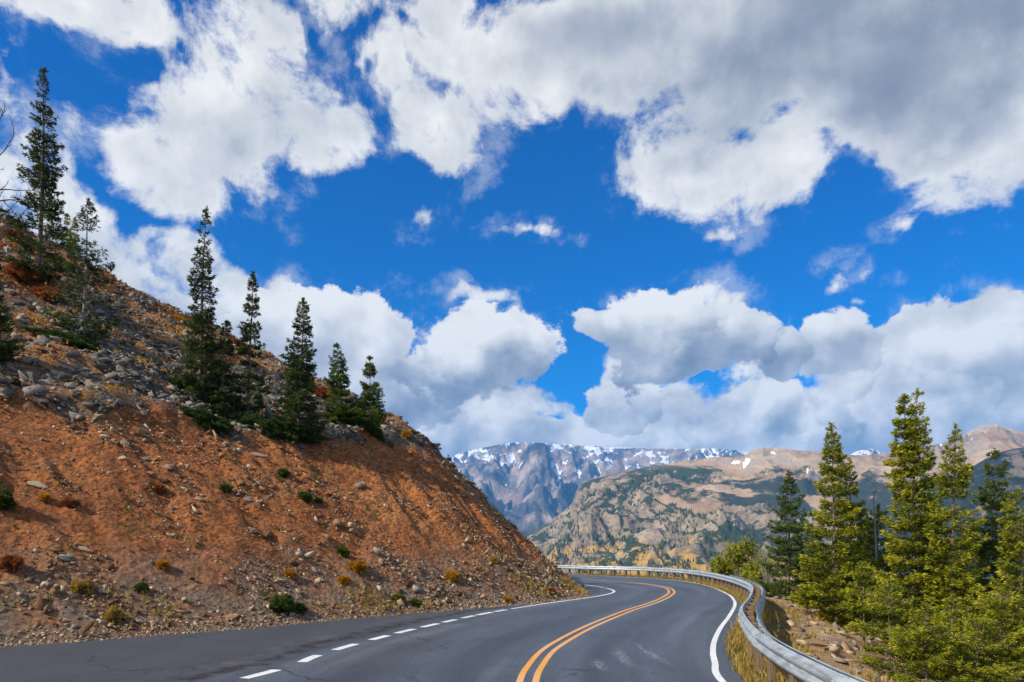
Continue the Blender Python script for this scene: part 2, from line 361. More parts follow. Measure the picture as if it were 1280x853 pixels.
def m_hill():
    m, t = new_mat('hillside_soil'); o = t.coord('Object')
    up = t.attr('upper'); toe = t.attr('toe')
    s = t.noise(t.scale3(o, (1, 1, 1)), .30, 6, .6, .5)
    fine = t.noise(o, 5.5, 8, .72); vf = t.voronoi(o, 6.5); vf2 = t.voronoi(o, 17)
    cut = t.ramp(s, [(.30, (.27, .080, .019)), (.5, (.40, .132, .032)), (.66, (.47, .185, .052)), (.8, (.35, .17, .065))])
    cut = t.mix(t.map(fine, .42, .62, 0, .85), cut, (.085, .032, .012))
    cut = t.mix(t.map(t.noise(o, 1.6, 7, .7), .48, .66, 0, .6), cut, (.15, .075, .035))
    cut = t.mix(t.math('MULTIPLY', t.map(vf2, .05, .22, 1, 0), t.map(t.noise(o, 1.2, 3), .45, .65, 0, .8)), cut, (.34, .24, .16))
    # grey scree and orange brush of the natural slope above the cut
    g = t.ramp(t.noise(o, 3.2, 6, .7), [(.3, (.035, .034, .028)), (.5, (.085, .080, .064)), (.7, (.17, .15, .12))])
    g = t.mix(t.map(vf, .06, .38, .75, 0), g, (.22, .205, .185))
    brush = t.mix(t.noise(o, 4, 5, .7), (.22, .075, .022), (.34, .19, .075))
    g = t.mix(t.map(t.math('ADD', t.noise(o, .27, 5, .62, .6), t.math('MULTIPLY', t.attr('brushy'), .22)), .50, .60), g, brush)
    c = t.mix(up, cut, g)
    tc = t.ramp(t.noise(o, 6, 6, .75), [(.3, (.085, .055, .035)), (.5, (.19, .13, .085)), (.7, (.33, .26, .19))])
    c = t.mix(t.math('MULTIPLY', toe, t.map(t.noise(o, 1.1, 5, .6), .3, .6, .4, 1)), c, tc)
    fin(t, c, .95, t.bump(t.math('ADD', fine, t.math('MULTIPLY', vf, .6)), .9, .12)); return m
def m_ground():
    m, t = new_mat('verge_ground'); o = t.coord('Object')
    a = t.noise(o, .5, 6, .65, .4); b = t.noise(o, 6, 6, .7)
    c = t.ramp(a, [(.3, (.12, .060, .030)), (.45, (.27, .15, .075)), (.58, (.42, .29, .16)), (.72, (.20, .10, .05))])
    c = t.mix(t.map(b, .4, .7, 0, .7), c, (.40, .33, .25))
    c = t.mix(t.map(t.noise(o, 3, 5, .7), .52, .62, 0, .8), c, (.34, .20, .055))
    gz = t.attr('grassy')
    c = t.mix(gz, c, t.mix(b, (.20, .13, .028), (.08, .075, .015)))
    fin(t, c, .95, t.bump(b, .8, .08)); return m
def m_leaf(name, dark, mid, lite, trans=.25, hue_attr='tone'):
    m, t = new_mat(name)
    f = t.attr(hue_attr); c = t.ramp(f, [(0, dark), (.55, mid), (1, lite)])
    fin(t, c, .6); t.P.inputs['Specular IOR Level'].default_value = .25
    tr = t.new('ShaderNodeBsdfTranslucent'); t.l.new(t.mix(1., c, (1.3, 1.25, .7), 'MULTIPLY'), tr.inputs[0])
    ms = t.new('ShaderNodeMixShader'); ms.inputs[0].default_value = trans
    t.l.new(t.P.outputs[0], ms.inputs[1]); t.l.new(tr.outputs[0], ms.inputs[2]); t.l.new(ms.outputs[0], t.out.inputs['Surface'])
    return m
def m_bark(name, a, b):
    m, t = new_mat(name); o = t.coord('Object')
    n = t.noise(t.scale3(o, (6, 6, 1.5)), 3, 6, .7)
    fin(t, t.mix(t.map(n, .3, .7), a, b), .95, t.bump(n, .7, .03)); return m
def m_metal():
    m, t = new_mat('galvanised_steel'); o = t.coord('Object')
    n = t.noise(o, 3.0, 5, .65); s = t.noise(t.scale3(o, (.6, .6, 6)), 3, 5, .7)
    c = t.mix(t.map(n, .3, .7), (.44, .50, .53), (.62, .68, .70)); c = t.mix(t.map(s, .50, .66, 0, .6), c, (.24, .22, .19))
    fin(t, c, t.map(n, .3, .7, .38, .55), t.bump(n, .08, .01), .55); return m
MAT = dict(asphalt=m_asphalt(), white=m_paint('white_road_paint', (.80, .80, .78), (.68, .68, .66)), yellow=m_paint('yellow_road_paint', (.78, .33, .035), (.72, .40, .17), .3),
           hill=m_hill(), ground=m_ground(), grey_rock=m_rock('grey_rock', GREYS), tan_rock=m_rock('tan_rock', TANS), metal=m_metal(),
           spruce=m_leaf('dark_needles', (.014, .026, .007), (.045, .070, .015), (.11, .14, .026)),  # cloud shade on the left firs is mixed into this dark green
           pine=m_leaf('sunlit_needles', (.030, .044, .005), (.17, .195, .010), (.52, .46, .022), .22),  # sunlight is put into the needle colour as bright yellow green
           bark=m_bark('bark', (.10, .07, .05), (.26, .19, .14)), greybark=m_bark('weathered_wood', (.16, .14, .125), (.42, .38, .34)),
           post=m_bark('timber_post', (.085, .058, .034), (.25, .165, .09)), deadwood=m_bark('dead_wood', (.045, .036, .030), (.16, .135, .115)),
           juniper=m_leaf('juniper_needles', (.015, .032, .007), (.050, .090, .016), (.11, .16, .03)),
           shrub=m_leaf('shrub_leaves', (.022, .038, .007), (.075, .11, .014), (.17, .21, .025)),
           gold=m_leaf('golden_leaves', (.22, .09, .008), (.50, .25, .015), (.72, .44, .04), .3),
           red=m_leaf('red_brush_leaves', (.12, .034, .014), (.29, .090, .028), (.44, .19, .05), .3),
           straw=m_leaf('dry_grass_blades', (.20, .12, .025), (.42, .27, .06), (.66, .50, .18), .35))

# ------------------------------------------------------------------ road
def build_road():
    st = np.linspace(0, 1, 420)
    Y = Y_[np.linspace(0, 699, 420).astype(int)]
    kl = nearest(L_, Y); Lc = L_[kl]; ke = nearest(E_, Lc); Ec = E_[ke]
    kr = nearest(R_, Y); Rc = R_[kr]
    # asphalt ends a little beyond the right edge line, just short of the rail
    near = sdist(G_, Rc[:, 0], Rc[:, 1]); off = np.clip(-near * .62, .3, .62)
    Nr = nrm2(R_)[kr]; Fc = Rc + Nr * off[:, None]
    Ec2 = Ec - nrm2(E_)[ke] * .10
    keys = [Ec2, Lc, Y, Rc, Fc]; segs = [14, 10, 10, 3]
    cols = []; lat = []; tur = []
    dL = np.linalg.norm(Lc - Y, axis=1); dR = np.linalg.norm(Rc - Y, axis=1); dE = np.linalg.norm(Ec2 - Lc, axis=1)
    vals = [(-dL - dE, dE), (-dL, 0 * dE), (0 * dL, -dL), (dR, -dL - dR), (dR + off, -dL - dR - off)]
    for i, n in enumerate(segs):
        for k in range(n + (i == len(segs) - 1)):
            a = k / n; cols.append(keys[i] * (1 - a) + keys[i + 1] * a); lat.append(vals[i][0] * (1 - a) + vals[i + 1][0] * a); tur.append(vals[i][1] * (1 - a) + vals[i + 1][1] * a)
    V = np.stack(cols, 1); nv = V.shape[1]
    lon = np.r_[0, np.cumsum(np.linalg.norm(np.diff(Y, axis=0), axis=1))][:, None] * np.ones((1, nv))
    V3 = np.concatenate([V, np.zeros(V.shape[:2] + (1,))], 2).reshape(-1, 3)
    o = mesh_np('road', V3, grid_faces(420, nv)[:, ::-1], MAT['asphalt'], fcol=[('lateral', np.stack(lat, 1), 'POINT'), ('along', lon, 'POINT'), ('turnout', np.stack(tur, 1), 'POINT')], smooth=True)
    tag(o, kind='structure')
    def strip(name, C, half, z=.004, ends=None):
        N = nrm2(C); A, B = C - N * half, C + N * half
        V = np.concatenate([np.stack([A, B], 1), np.full((len(C), 2, 1), z)], 2).reshape(-1, 3)
        return V, grid_faces(len(C), 2)[:, ::-1]
    def edge(name, C, half, mat):
        V, F = strip(name, C, half); o = mesh_np(name, V, F, mat, smooth=True); tag(o, kind='structure')
    edge('right_edge_line', R_, .058, MAT['white'])
    i0 = np.argmin(((L_ - bpx([(638, 761.4)])[0]) ** 2).sum(1)); edge('left_edge_line', L_[i0:], .065, MAT['white'])
    N = nrm2(Y_)
    edge('yellow_centre_line', Y_ - N * .125, .055, MAT['yellow']); edge('yellow_centre_line', Y_ + N * .125, .055, MAT['yellow'])
    # dashes of the turnout line: from the photograph each starts / ends here
    ends = [((92,333),(230,293)),((302,262),(410,233)),((468,210),(562,185)),((610,170),(690,151)),((731,140),(801,124)),((836,116),(896,101)),((924,96),(979,83)),((1003,77),(1052,67)),((1075,65),(1122,52)),((1143,50),(1184,42))]
    Vs, Fs, nb = [], [], 0
    def idx(p): q = bpx([(280 + p[0] / 3.368, 750 + p[1] / 3.368)])[0]; return np.argmin(((L_ - q) ** 2).sum(1))
    segs = [(idx(a), idx(b)) for a, b in ends]; d0 = segs[0]
    gap = segs[1][0] - segs[0][0]; segs = [(d0[0] - gap, d0[1] - gap), (d0[0] - 2 * gap, d0[1] - 2 * gap)] + segs
    for a, b in segs:
        if b <= a + 1 or a < 0: continue
        P = smooth_curve(L_[a:b + 1], 12, 0) if b - a > 3 else L_[a:b + 1]
        V, F = strip('d', P, .10); Vs.append(V); Fs.append(F + nb); nb += len(V)
    o = mesh_np('dashed_turnout_line', np.vstack(Vs), np.vstack(Fs), MAT['white']); tag(o, kind='structure')
build_road()

# ------------------------------------------------------------------ verge and the drop to the valley
def ground_z(x, y, e=None):
    e = sdist(G_, x, y) if e is None else e
    ed = np.maximum(e - .35, 0)
    z = -.035 - .05 * sstep(e, -.6, .2) - .10 * ed - .34 * np.maximum(ed - 1.6, 0) - .20 * np.maximum(ed - 12, 0)
    z = z + sstep(ed, .3, 2.5) * (.22 * fbm(x * .35, y * .35, 4, 40) + .10 * fbm(x * 1.7, y * 1.7, 3, 50))
    z = np.maximum(z, -185 + 2 * fbm(x * .01, y * .01, 3, 60))
    return z
def build_ground():
    a = np.r_[-900, -500, -250, -120, -70, np.linspace(-45, -12, 20), np.linspace(-11.7, 22, 190), np.linspace(22.8, 60, 46), 75, 100, 140, 200, 300, 450, 700, 1000]
    b = np.r_[-200, -90, -40, np.linspace(-14, 2, 20), np.linspace(2.3, 40, 200), np.linspace(40.6, 80, 60), 95, 120, 160, 220, 320, 480, 700, 1000]
    X, Yy = np.meshgrid(a, b, indexing='ij'); e = sdist(G_, X, Yy); Z = ground_z(X, Yy, e)
    Z = np.where(e < 0, np.minimum(Z, -.03), Z)
    gr = sstep(e, -1.2, -.3) * (1 - sstep(e, .9, 1.8))
    o = mesh_np('ground', np.stack([X, Yy, Z], -1).reshape(-1, 3), grid_faces(len(a), len(b)), MAT['ground'], smooth=True, fcol=[('grassy', gr, 'POINT')]); tag(o, kind='structure')
    return o
ground_o = build_ground()

# ------------------------------------------------------------------ the cut hillside
HILL = [  # toe, top of the cut, crest (x, y[, z])
    ((-24, 0), (-31, 7, 7.5), (-50, 24, 22)), ((-17, 7.4), (-24, 14, 7.5), (-43, 31, 23)), ((-10.8, 14.4), (-18.2, 21.2, 7.4), (-36, 36, 22.6)),
    ((-6.4, 18.25), (-13.3, 24.9, 6.9), (-30, 40, 21.9)), ((-3.5, 21.8), (-10.0, 28, 6.6), (-27.6, 44, 20.6)), ((-.6, 24.7), (-7.3, 31.1, 7.0), (-23.7, 46, 18.7)),
    ((.95, 26.1), (-5.9, 33.4, 7.5), (-19.1, 47, 16.6)), ((2.0, 27.5), (-4.4, 35.7, 7.5), (-13.6, 47, 13.75)), ((2.7, 28.6), (-3.1, 37.4, 6.1), (-8.9, 46, 11.4)),
    ((3.2, 29.8), (-2.5, 39.3, 5.6), (-5.6, 44, 9.4)), ((3.45, 31.2), (-1.9, 38.6, 5.15), (-4.6, 41.7, 7.9)), ((3.55, 34), (-1.4, 40, 4.6), (-5.2, 43, 8.0)), ((3.5, 37), (-1.6, 42, 4.6), (-6, 45, 8.3)),
    ((2.95, 40), (-3.4, 45, 5), (-9, 50, 9)), ((.6, 43.8), (-6, 50, 6), (-14, 57, 10)), ((-5, 50), (-12, 57, 6), (-22, 66, 11)), ((-16, 60), (-23, 67, 6), (-33, 76, 12))]
def build_hill():
    nT, nC, nR = [np.array([(*h[k], 0)[:3] for h in HILL], float) for k in range(3)]
    L = np.r_[0, np.cumsum(np.linalg.norm(np.diff(nT[:, :2] * .5 + nR[:, :2] * .5, axis=0), axis=1) + .6)]
    NU = 620; s = np.linspace(0, L[-1], NU)
    def ip(A):
        out = np.stack([np.interp(s, L, A[:, k]) for k in range(3)], 1)
        for _ in range(60): out[1:-1] = .25 * out[:-2] + .5 * out[1:-1] + .25 * out[2:]
        return out
    T, C, R = ip(nT), ip(nC), ip(nR)
    # snap the toe on the surveyed edge of the asphalt
    k = nearest(E_, T[:, :2]); T[:, :2] = E_[k]
    dirn = R - T; dirn[:, 2] = 0; dirn /= np.linalg.norm(dirn, axis=1)[:, None]
    B1 = R + dirn * 14; B1[:, 2] = R[:, 2] + .6; B2 = R + dirn * 60; B2[:, 2] = R[:, 2] - 10
    Tm = T * 1; Tm[:, 2] = -.06
    A0 = T + (C - T) * .13; A0[:, 2] = C[:, 2] * .07
    knots = np.array([0, .035, .10, .42, .80, .92, 1.0]); NVv = 330; tt = np.linspace(0, 1, NVv)
    K = np.stack([Tm, T + (A0 - T) * .25, A0, C, R, B1, B2], 1)
    K[:, 1, 2] = .02
    G = np.empty((NU, NVv, 3))
    for a in range(3):
        for i in range(NU): G[i, :, a] = np.interp(tt, knots, K[i, :, a])
    for _ in range(26):
        G[:, 16:-1, 2] = .25 * G[:, 15:-2, 2] + .5 * G[:, 16:-1, 2] + .25 * G[:, 17:, 2]
    X, Y, Z = G[..., 0], G[..., 1], G[..., 2]
    up = sstep(tt[None] + .022 * fbm(X * .25, Y * .25, 4, 3) + .012 * fbm(X * 1.3, Y * 1.3, 3, 8), .405, .425)
    u = s[:, None] * np.ones((1, NVv))
    gull = fbm(u * .8, tt[None] * 3 + u * 0.02, 4, 21) * .22 * sstep(tt, .08, .3)[None] * (1 - up)
    Z2 = Z + (.16 * fbm(X * .45, Y * .45, 5, 5) + .07 * fbm(X * 2.1, Y * 2.1, 4, 12)) * sstep(tt, .03, .15)[None] + gull
    Z2 += up * (.45 * fbm(X * .22, Y * .22, 4, 31) + .28 * (ridged(X * .55, Y * .55, 4, 33) - .6)) * (1 - .5 * sstep(tt, .6, .8)[None])
    Z2 += .10 * ridged(X * 1.4 + Z, Y * 1.4, 3, 77) * sstep(tt, .05, .2)[None]
    lip = np.exp(-((tt[None] - .425) / .012) ** 2) * .25; Z2 += lip
    toe = (1 - sstep(tt[None] + .03 * fbm(X * .5, Y * .5, 4, 70), .10, .20)) * np.ones((NU, 1))
    V = np.stack([X, Y, Z2], -1)
    br = sstep(tt[None] * np.ones((NU, 1)), .55, .8) + sstep(X, -15, -26) * .6
    F = grid_faces(NU, NVv)[:, ::-1]
    o = mesh_np('hillside', V.reshape(-1, 3), F, MAT['hill'], smooth=False, fcol=[('upper', up, 'POINT'), ('toe', toe, 'POINT'), ('brushy', br, 'POINT')])
    tag(o, kind='structure')
    return o, V, up, tt
hill_o, HV, HUP, HTT = build_hill()
def bvh_of(o):
    me = o.data; return BVHTree.FromPolygons([v.co[:] for v in me.vertices], [p.vertices[:] for p in me.polygons])
HB = bvh_of(hill_o)
GB = bvh_of(ground_o)
EYE = Vector((0, 0, CAM_H))
def ray_px(px, py, bvh=None):
    d = Vector(((px - CX) / FPX, 1, (CY - py) / FPX)).normalized()
    hit = (bvh or HB).ray_cast(EYE, d)
    return hit[0], (hit[1] if hit[1] is None or hit[1].z > 0 else -hit[1])
def drop(x, y, bvh=None):
    h = (bvh or HB).ray_cast(Vector((x, y, 200)), Vector((0, 0, -1)))
    return h[0], h[1]
def prj(p): return CX + FPX * p[0] / p[1], CY - FPX * (p[2] - CAM_H) / p[1]

# ------------------------------------------------------------------ rocks
def ico(sub=1):
    bm = bmesh.new(); bmesh.ops.create_icosphere(bm, subdivisions=sub, radius=1); V = np.array([v.co[:] for v in bm.verts]); F = np.array([[v.index for v in f.verts] for f in bm.faces]); bm.free()
    return V, F
def rock_protos(n, sub):
    out = []
    for i in range(n):
        bm = bmesh.new(); m = 8 if sub == 1 else 11
        d = RNG.normal(size=(m, 3)); d /= np.linalg.norm(d, axis=1)[:, None]; d = np.sign(d) * np.abs(d) ** .75 * RNG.uniform(.75, 1.1, (m, 1))
        for p in d * RNG.uniform([.95, .5, .22], [1.5, .95, .60]): bm.verts.new(p)
        r = bmesh.ops.convex_hull(bm, input=list(bm.verts)); bmesh.ops.delete(bm, geom=[v for v in bm.verts if not v.link_faces], context='VERTS')
        if sub > 1: bmesh.ops.bevel(bm, geom=list(bm.edges), offset=.035, segments=1, affect='EDGES')
        bmesh.ops.triangulate(bm, faces=list(bm.faces)); bm.normal_update(); bm.verts.index_update()
        out.append((np.array([v.co[:] for v in bm.verts]), np.array([[v.index for v in f.verts] for f in bm.faces]))); bm.free()
    return out
def rand_rot(n):
    q = RNG.normal(size=(n, 4)); q /= np.linalg.norm(q, axis=1)[:, None]; w, x, y, z = q.T
    return np.stack([1-2*(y*y+z*z), 2*(x*y-z*w), 2*(x*z+y*w), 2*(x*y+z*w), 1-2*(x*x+z*z), 2*(y*z-x*w), 2*(x*z-y*w), 2*(y*z+x*w), 1-2*(x*x+y*y)], 1).reshape(-1, 3, 3)
def lie_rot(n, nrm=(.42, -.36, .84), spread=.32):
    z = np.array(nrm) + RNG.normal(size=(n, 3)) * spread; z /= np.linalg.norm(z, axis=1)[:, None]
    x = np.cross(z, RNG.normal(size=(n, 3))); x /= np.linalg.norm(x, axis=1)[:, None]
    return np.stack([x, np.cross(z, x), z], 2)
def merged(protos, pos, size, rot, tone):
    Vs, Fs, Ts, nb = [], [], [], 0; which = RNG.integers(len(protos), size=len(pos))
    for k, (PV, PF) in enumerate(protos):
        i = np.where(which == k)[0]
        if not len(i): continue
        W = np.einsum('nij,vj->nvi', rot[i], PV) * size[i][:, None, None] + pos[i][:, None]
        Vs.append(W.reshape(-1, 3)); Fs.append((PF[None] + (np.arange(len(i)) * len(PV))[:, None, None]).reshape(-1, 3) + nb); Ts.append(np.repeat(tone[i], len(PF))); nb += len(i) * len(PV)
    return np.vstack(Vs), np.vstack(Fs), np.concatenate(Ts)

def build_rocks():
    NU, NV = HV.shape[:2]
    c = (HV[:-1, :-1] + HV[1:, 1:]) / 2; e1 = HV[1:, 1:] - HV[:-1, :-1]; e2 = HV[:-1, 1:] - HV[1:, :-1]
    ar = np.linalg.norm(np.cross(e1, e2), axis=2) / 2
    up = HUP[:-1, :-1]; tt = HTT[:-1][None] * np.ones_like(up)
    inview = (c[..., 1] > 4) & (c[..., 1] < 62) & (np.abs(c[..., 0] / np.maximum(c[..., 1], 1)) < .80)
    clump = fbm(c[..., 0] * .5, c[..., 1] * .5, 4, 90); patch = fbm(c[..., 0] * .22, c[..., 1] * .22, 3, 95)
    wg = ar * inview * up * (tt < .83) * np.clip(.9 + 1.2 * clump, .15, 3) * np.where(tt < .5, 1.7, .8)
    wc = ar * inview * (1 - up) * (tt > .05) * np.clip(.25 + 1.0 * clump + .4 * patch + .9 * (1 - sstep(tt, .06, .2)) + sstep(c[..., 0], -8, 2) * .22, .04, 3)
    wc2 = ar * inview * (1 - up) * (tt > .05) * np.clip(.55 + .9 * clump, .15, 3)
    wt = ar * inview * (tt < .06) * (tt > .002) * (1.6 - sstep(tt, .01, .05))
    P, SZ, TN, KD = [], [], [], []
    def take(w, n, lo, hi, pw, kd, tone):
        p = (w / w.sum()).ravel(); i = RNG.choice(p.size, n, p=p); q = c.reshape(-1, 3)[i] + RNG.normal(size=(n, 3)) * [.1, .1, .02]
        P.append(q); s = lo * (hi / lo) ** (RNG.random(n) ** pw); SZ.append(s); TN.append(tone(n)); KD.append(np.full(n, kd))
    take(wg, 15000, .06, .36, 2.2, 0, lambda n: RNG.random(n))
    take(wc, 6500, .03, .24, 2.8, 1, lambda n: RNG.random(n))
    take(wc2, 17000, .02, .085, 1.5, 1, lambda n: RNG.random(n) ** .8)
    take(wt, 11000, .018, .075, 1.6, 1, lambda n: RNG.random(n) * .6 + .4)
    take(wc * (tt < .16), 3400, .035, .13, 1.9, 1, lambda n: RNG.random(n))
    P, SZ, TN, KD = np.vstack(P), np.concatenate(SZ), np.concatenate(TN), np.concatenate(KD)
    # lie flatter than random: damp the rotation
    R = lie_rot(len(P)); P[:, 2] += SZ * .12
    score = SZ / P[:, 1]; score[(P[:, 1] > 60)] = 0
    # only rocks the camera sees
    order = np.argsort(-score); big = []
    for i in order:
        px, py = prj(P[i])
        if not (4 < px < 1276 and 4 < py < 849): continue
        d = Vector(P[i]) - EYE; h = HB.ray_cast(EYE, d.normalized())
        if h[0] is not None and h[3] < d.length - .5: continue
        big.append(i)
        if len(big) >= 286: break
    mask = np.ones(len(P), bool); mask[big] = False
    low = rock_protos(14, 1)
    for kd, nm, mat in ((0, 'grey_scree', 'grey_rock'), (1, 'loose_stones', 'tan_rock')):
        i = np.where(mask & (KD == kd))[0]; V, F, T = merged(low, P[i], SZ[i], R[i], TN[i])
        o = mesh_np(nm, V, F, MAT[mat], fcol=T); tag(o, 'angular grey scree covering the slope above the cut' if kd == 0 else 'small loose tan stones scattered over the orange cut bank', kind='stuff')
    hi = rock_protos(9, 2); mesh = {}
    for kd, mat in ((0, 'grey_rock'), (1, 'tan_rock')):
        for k, (V, F) in enumerate(hi):
            for tn in range(4):
                o = mesh_np('rock', V, F, MAT[mat], fcol=np.full(len(F), (tn + .5) / 4 + .1 * RNG.random())); mesh[kd, k, tn] = o.data; bpy.data.objects.remove(o)
    for i in big:
        o = bpy.data.objects.new('rock', mesh[KD[i], int(RNG.integers(9)), int(min(TN[i] * 4, 3))]); COL.objects.link(o)
        o.location = P[i]; o.scale = (SZ[i],) * 3; o.rotation_euler = Matrix(R[i].tolist()).to_euler()
        px, py = prj(P[i])
        if KD[i] == 0:
            w = 'left of the open pale trunked fir' if px < 105 else 'between the open fir and the slender tall fir' if px < 245 else 'around the feet of the middle firs' if px < 420 else 'near the small bright fir at the hill nose'
            tag(o, 'angular grey scree rock ' + w, 'rock', 'grey scree rocks ' + w)
        else:
            low_ = py > 700 - .0 * px; w = ('at the foot of the bank ' if low_ else 'up on the bare bank ') + ('left of the roadside shrub' if px < 340 else 'right of the roadside shrub')
            tag(o, 'loose angular tan rock ' + w, 'rock', 'loose tan rocks ' + w)
    # stones one can point at in the photograph
    V0 = hi[2][0]
    for (px, py, s, sc, tn, lab) in [(45, 607, .42, (1.25, .62, .28), .82, 'pale flat slab lying alone on orange dirt at far left'), (153, 574, .24, (1, .8, .6), .82, 'cream coloured block on the orange bank below the grey scree'),
                                     (105, 688, .30, (1.2, .5, .5), .82, 'long cream stone lying on the lower left orange bank'), (131, 697, .24, (1, .5, .5), .62, 'tan wedge stone beside the long cream stone'),
                                     (322, 570, .55, (1.5, .4, .35), .5, 'long tilted tan slab just under the juniper clumps'), (238, 772, .34, (1.3, .7, .6), .82, 'large tan rock at the roadside beside the gravel strip'),
                                     (376, 559, .33, (1, .8, .8), .2, 'rounded grey boulder below the third tall fir'), (182, 575, .22, (1, .8, .6), .5, 'grey angular stone right of the cream coloured block'),
                                     (309, 626, .3, (1.1, .7, .6), .62, 'pinkish tan rock in the middle of the bank above small pines'), (78, 700, .3, (1.1, .7, .5), .3, 'grey slab stone on the lower left bank'), (64, 498, .36, (1, .9, .7), .35, 'big grey block at the upper edge of the dirt')]:
        h, n = ray_px(px, py)
        if h is None: continue
        grey = 'grey' in lab.split()[:3]
        o = mesh_np('rock', V0, hi[2][1], MAT['grey_rock' if grey else 'tan_rock'], fcol=np.full(len(V0) and len(hi[2][1]), tn))
        o.location = h + n * .04; o.scale = [s * .72 * k for k in sc]; xx = Vector((1, .1, -.35)); xx = (xx - n * xx.dot(n)).normalized(); o.rotation_euler = Matrix((xx, n.cross(xx), n)).transposed().to_euler()
        tag(o, lab, 'rock')
    return hi
ROCKS = build_rocks()

# verge stones and the shining outcrop beyond the rail
def build_verge_rocks():
    n = 5200; e = RNG.uniform(.8, 10, n) ** 1.0; k = RNG.integers(150, 760, n); N = nrm2(G_)
    xy = G_[k] + N[k] * e[:, None]; z = ground_z(xy[:, 0], xy[:, 1]); s = .022 * (14.0) ** (RNG.random(n) ** 2.2)
    V, F, T = merged(rock_protos(8, 1), np.c_[xy, z + s * .12], s, lie_rot(n, (.3, 0, .95), .35), RNG.random(n) * .5 + .5)
    tag(mesh_np('verge_stones', V, F, MAT['tan_rock'], fcol=T), 'pale stones strewn over the verge beyond the guardrail', kind='stuff')
    for (px, py, s, sc, lab) in [(1000, 795, .42, (.6, 1.5, .55), 'long blue grey outcrop rock behind the near guardrail'), (1072, 828, .34, (1.1, .8, .7), 'pale angular boulder on the verge under the trees'), (1004, 775, .22, (1, .9, .9), 'small pale boulder behind the grey outcrop rock'), (1052, 806, .2, (1.2, .8, .6), 'flat buff stone in the dry grass near the trees')]:
        h, nn = ray_px(px, py, GB)
        if h is None: continue
        V, F = ROCKS[random.randrange(9)]
        o = mesh_np('rock', V, F, MAT['grey_rock'], fcol=np.full(len(F), .78)); o.location = h; o.scale = [s * k for k in sc]; o.rotation_euler = (.2, .1, random.uniform(-.5, .3)); tag(o, lab, 'rock')
build_verge_rocks()

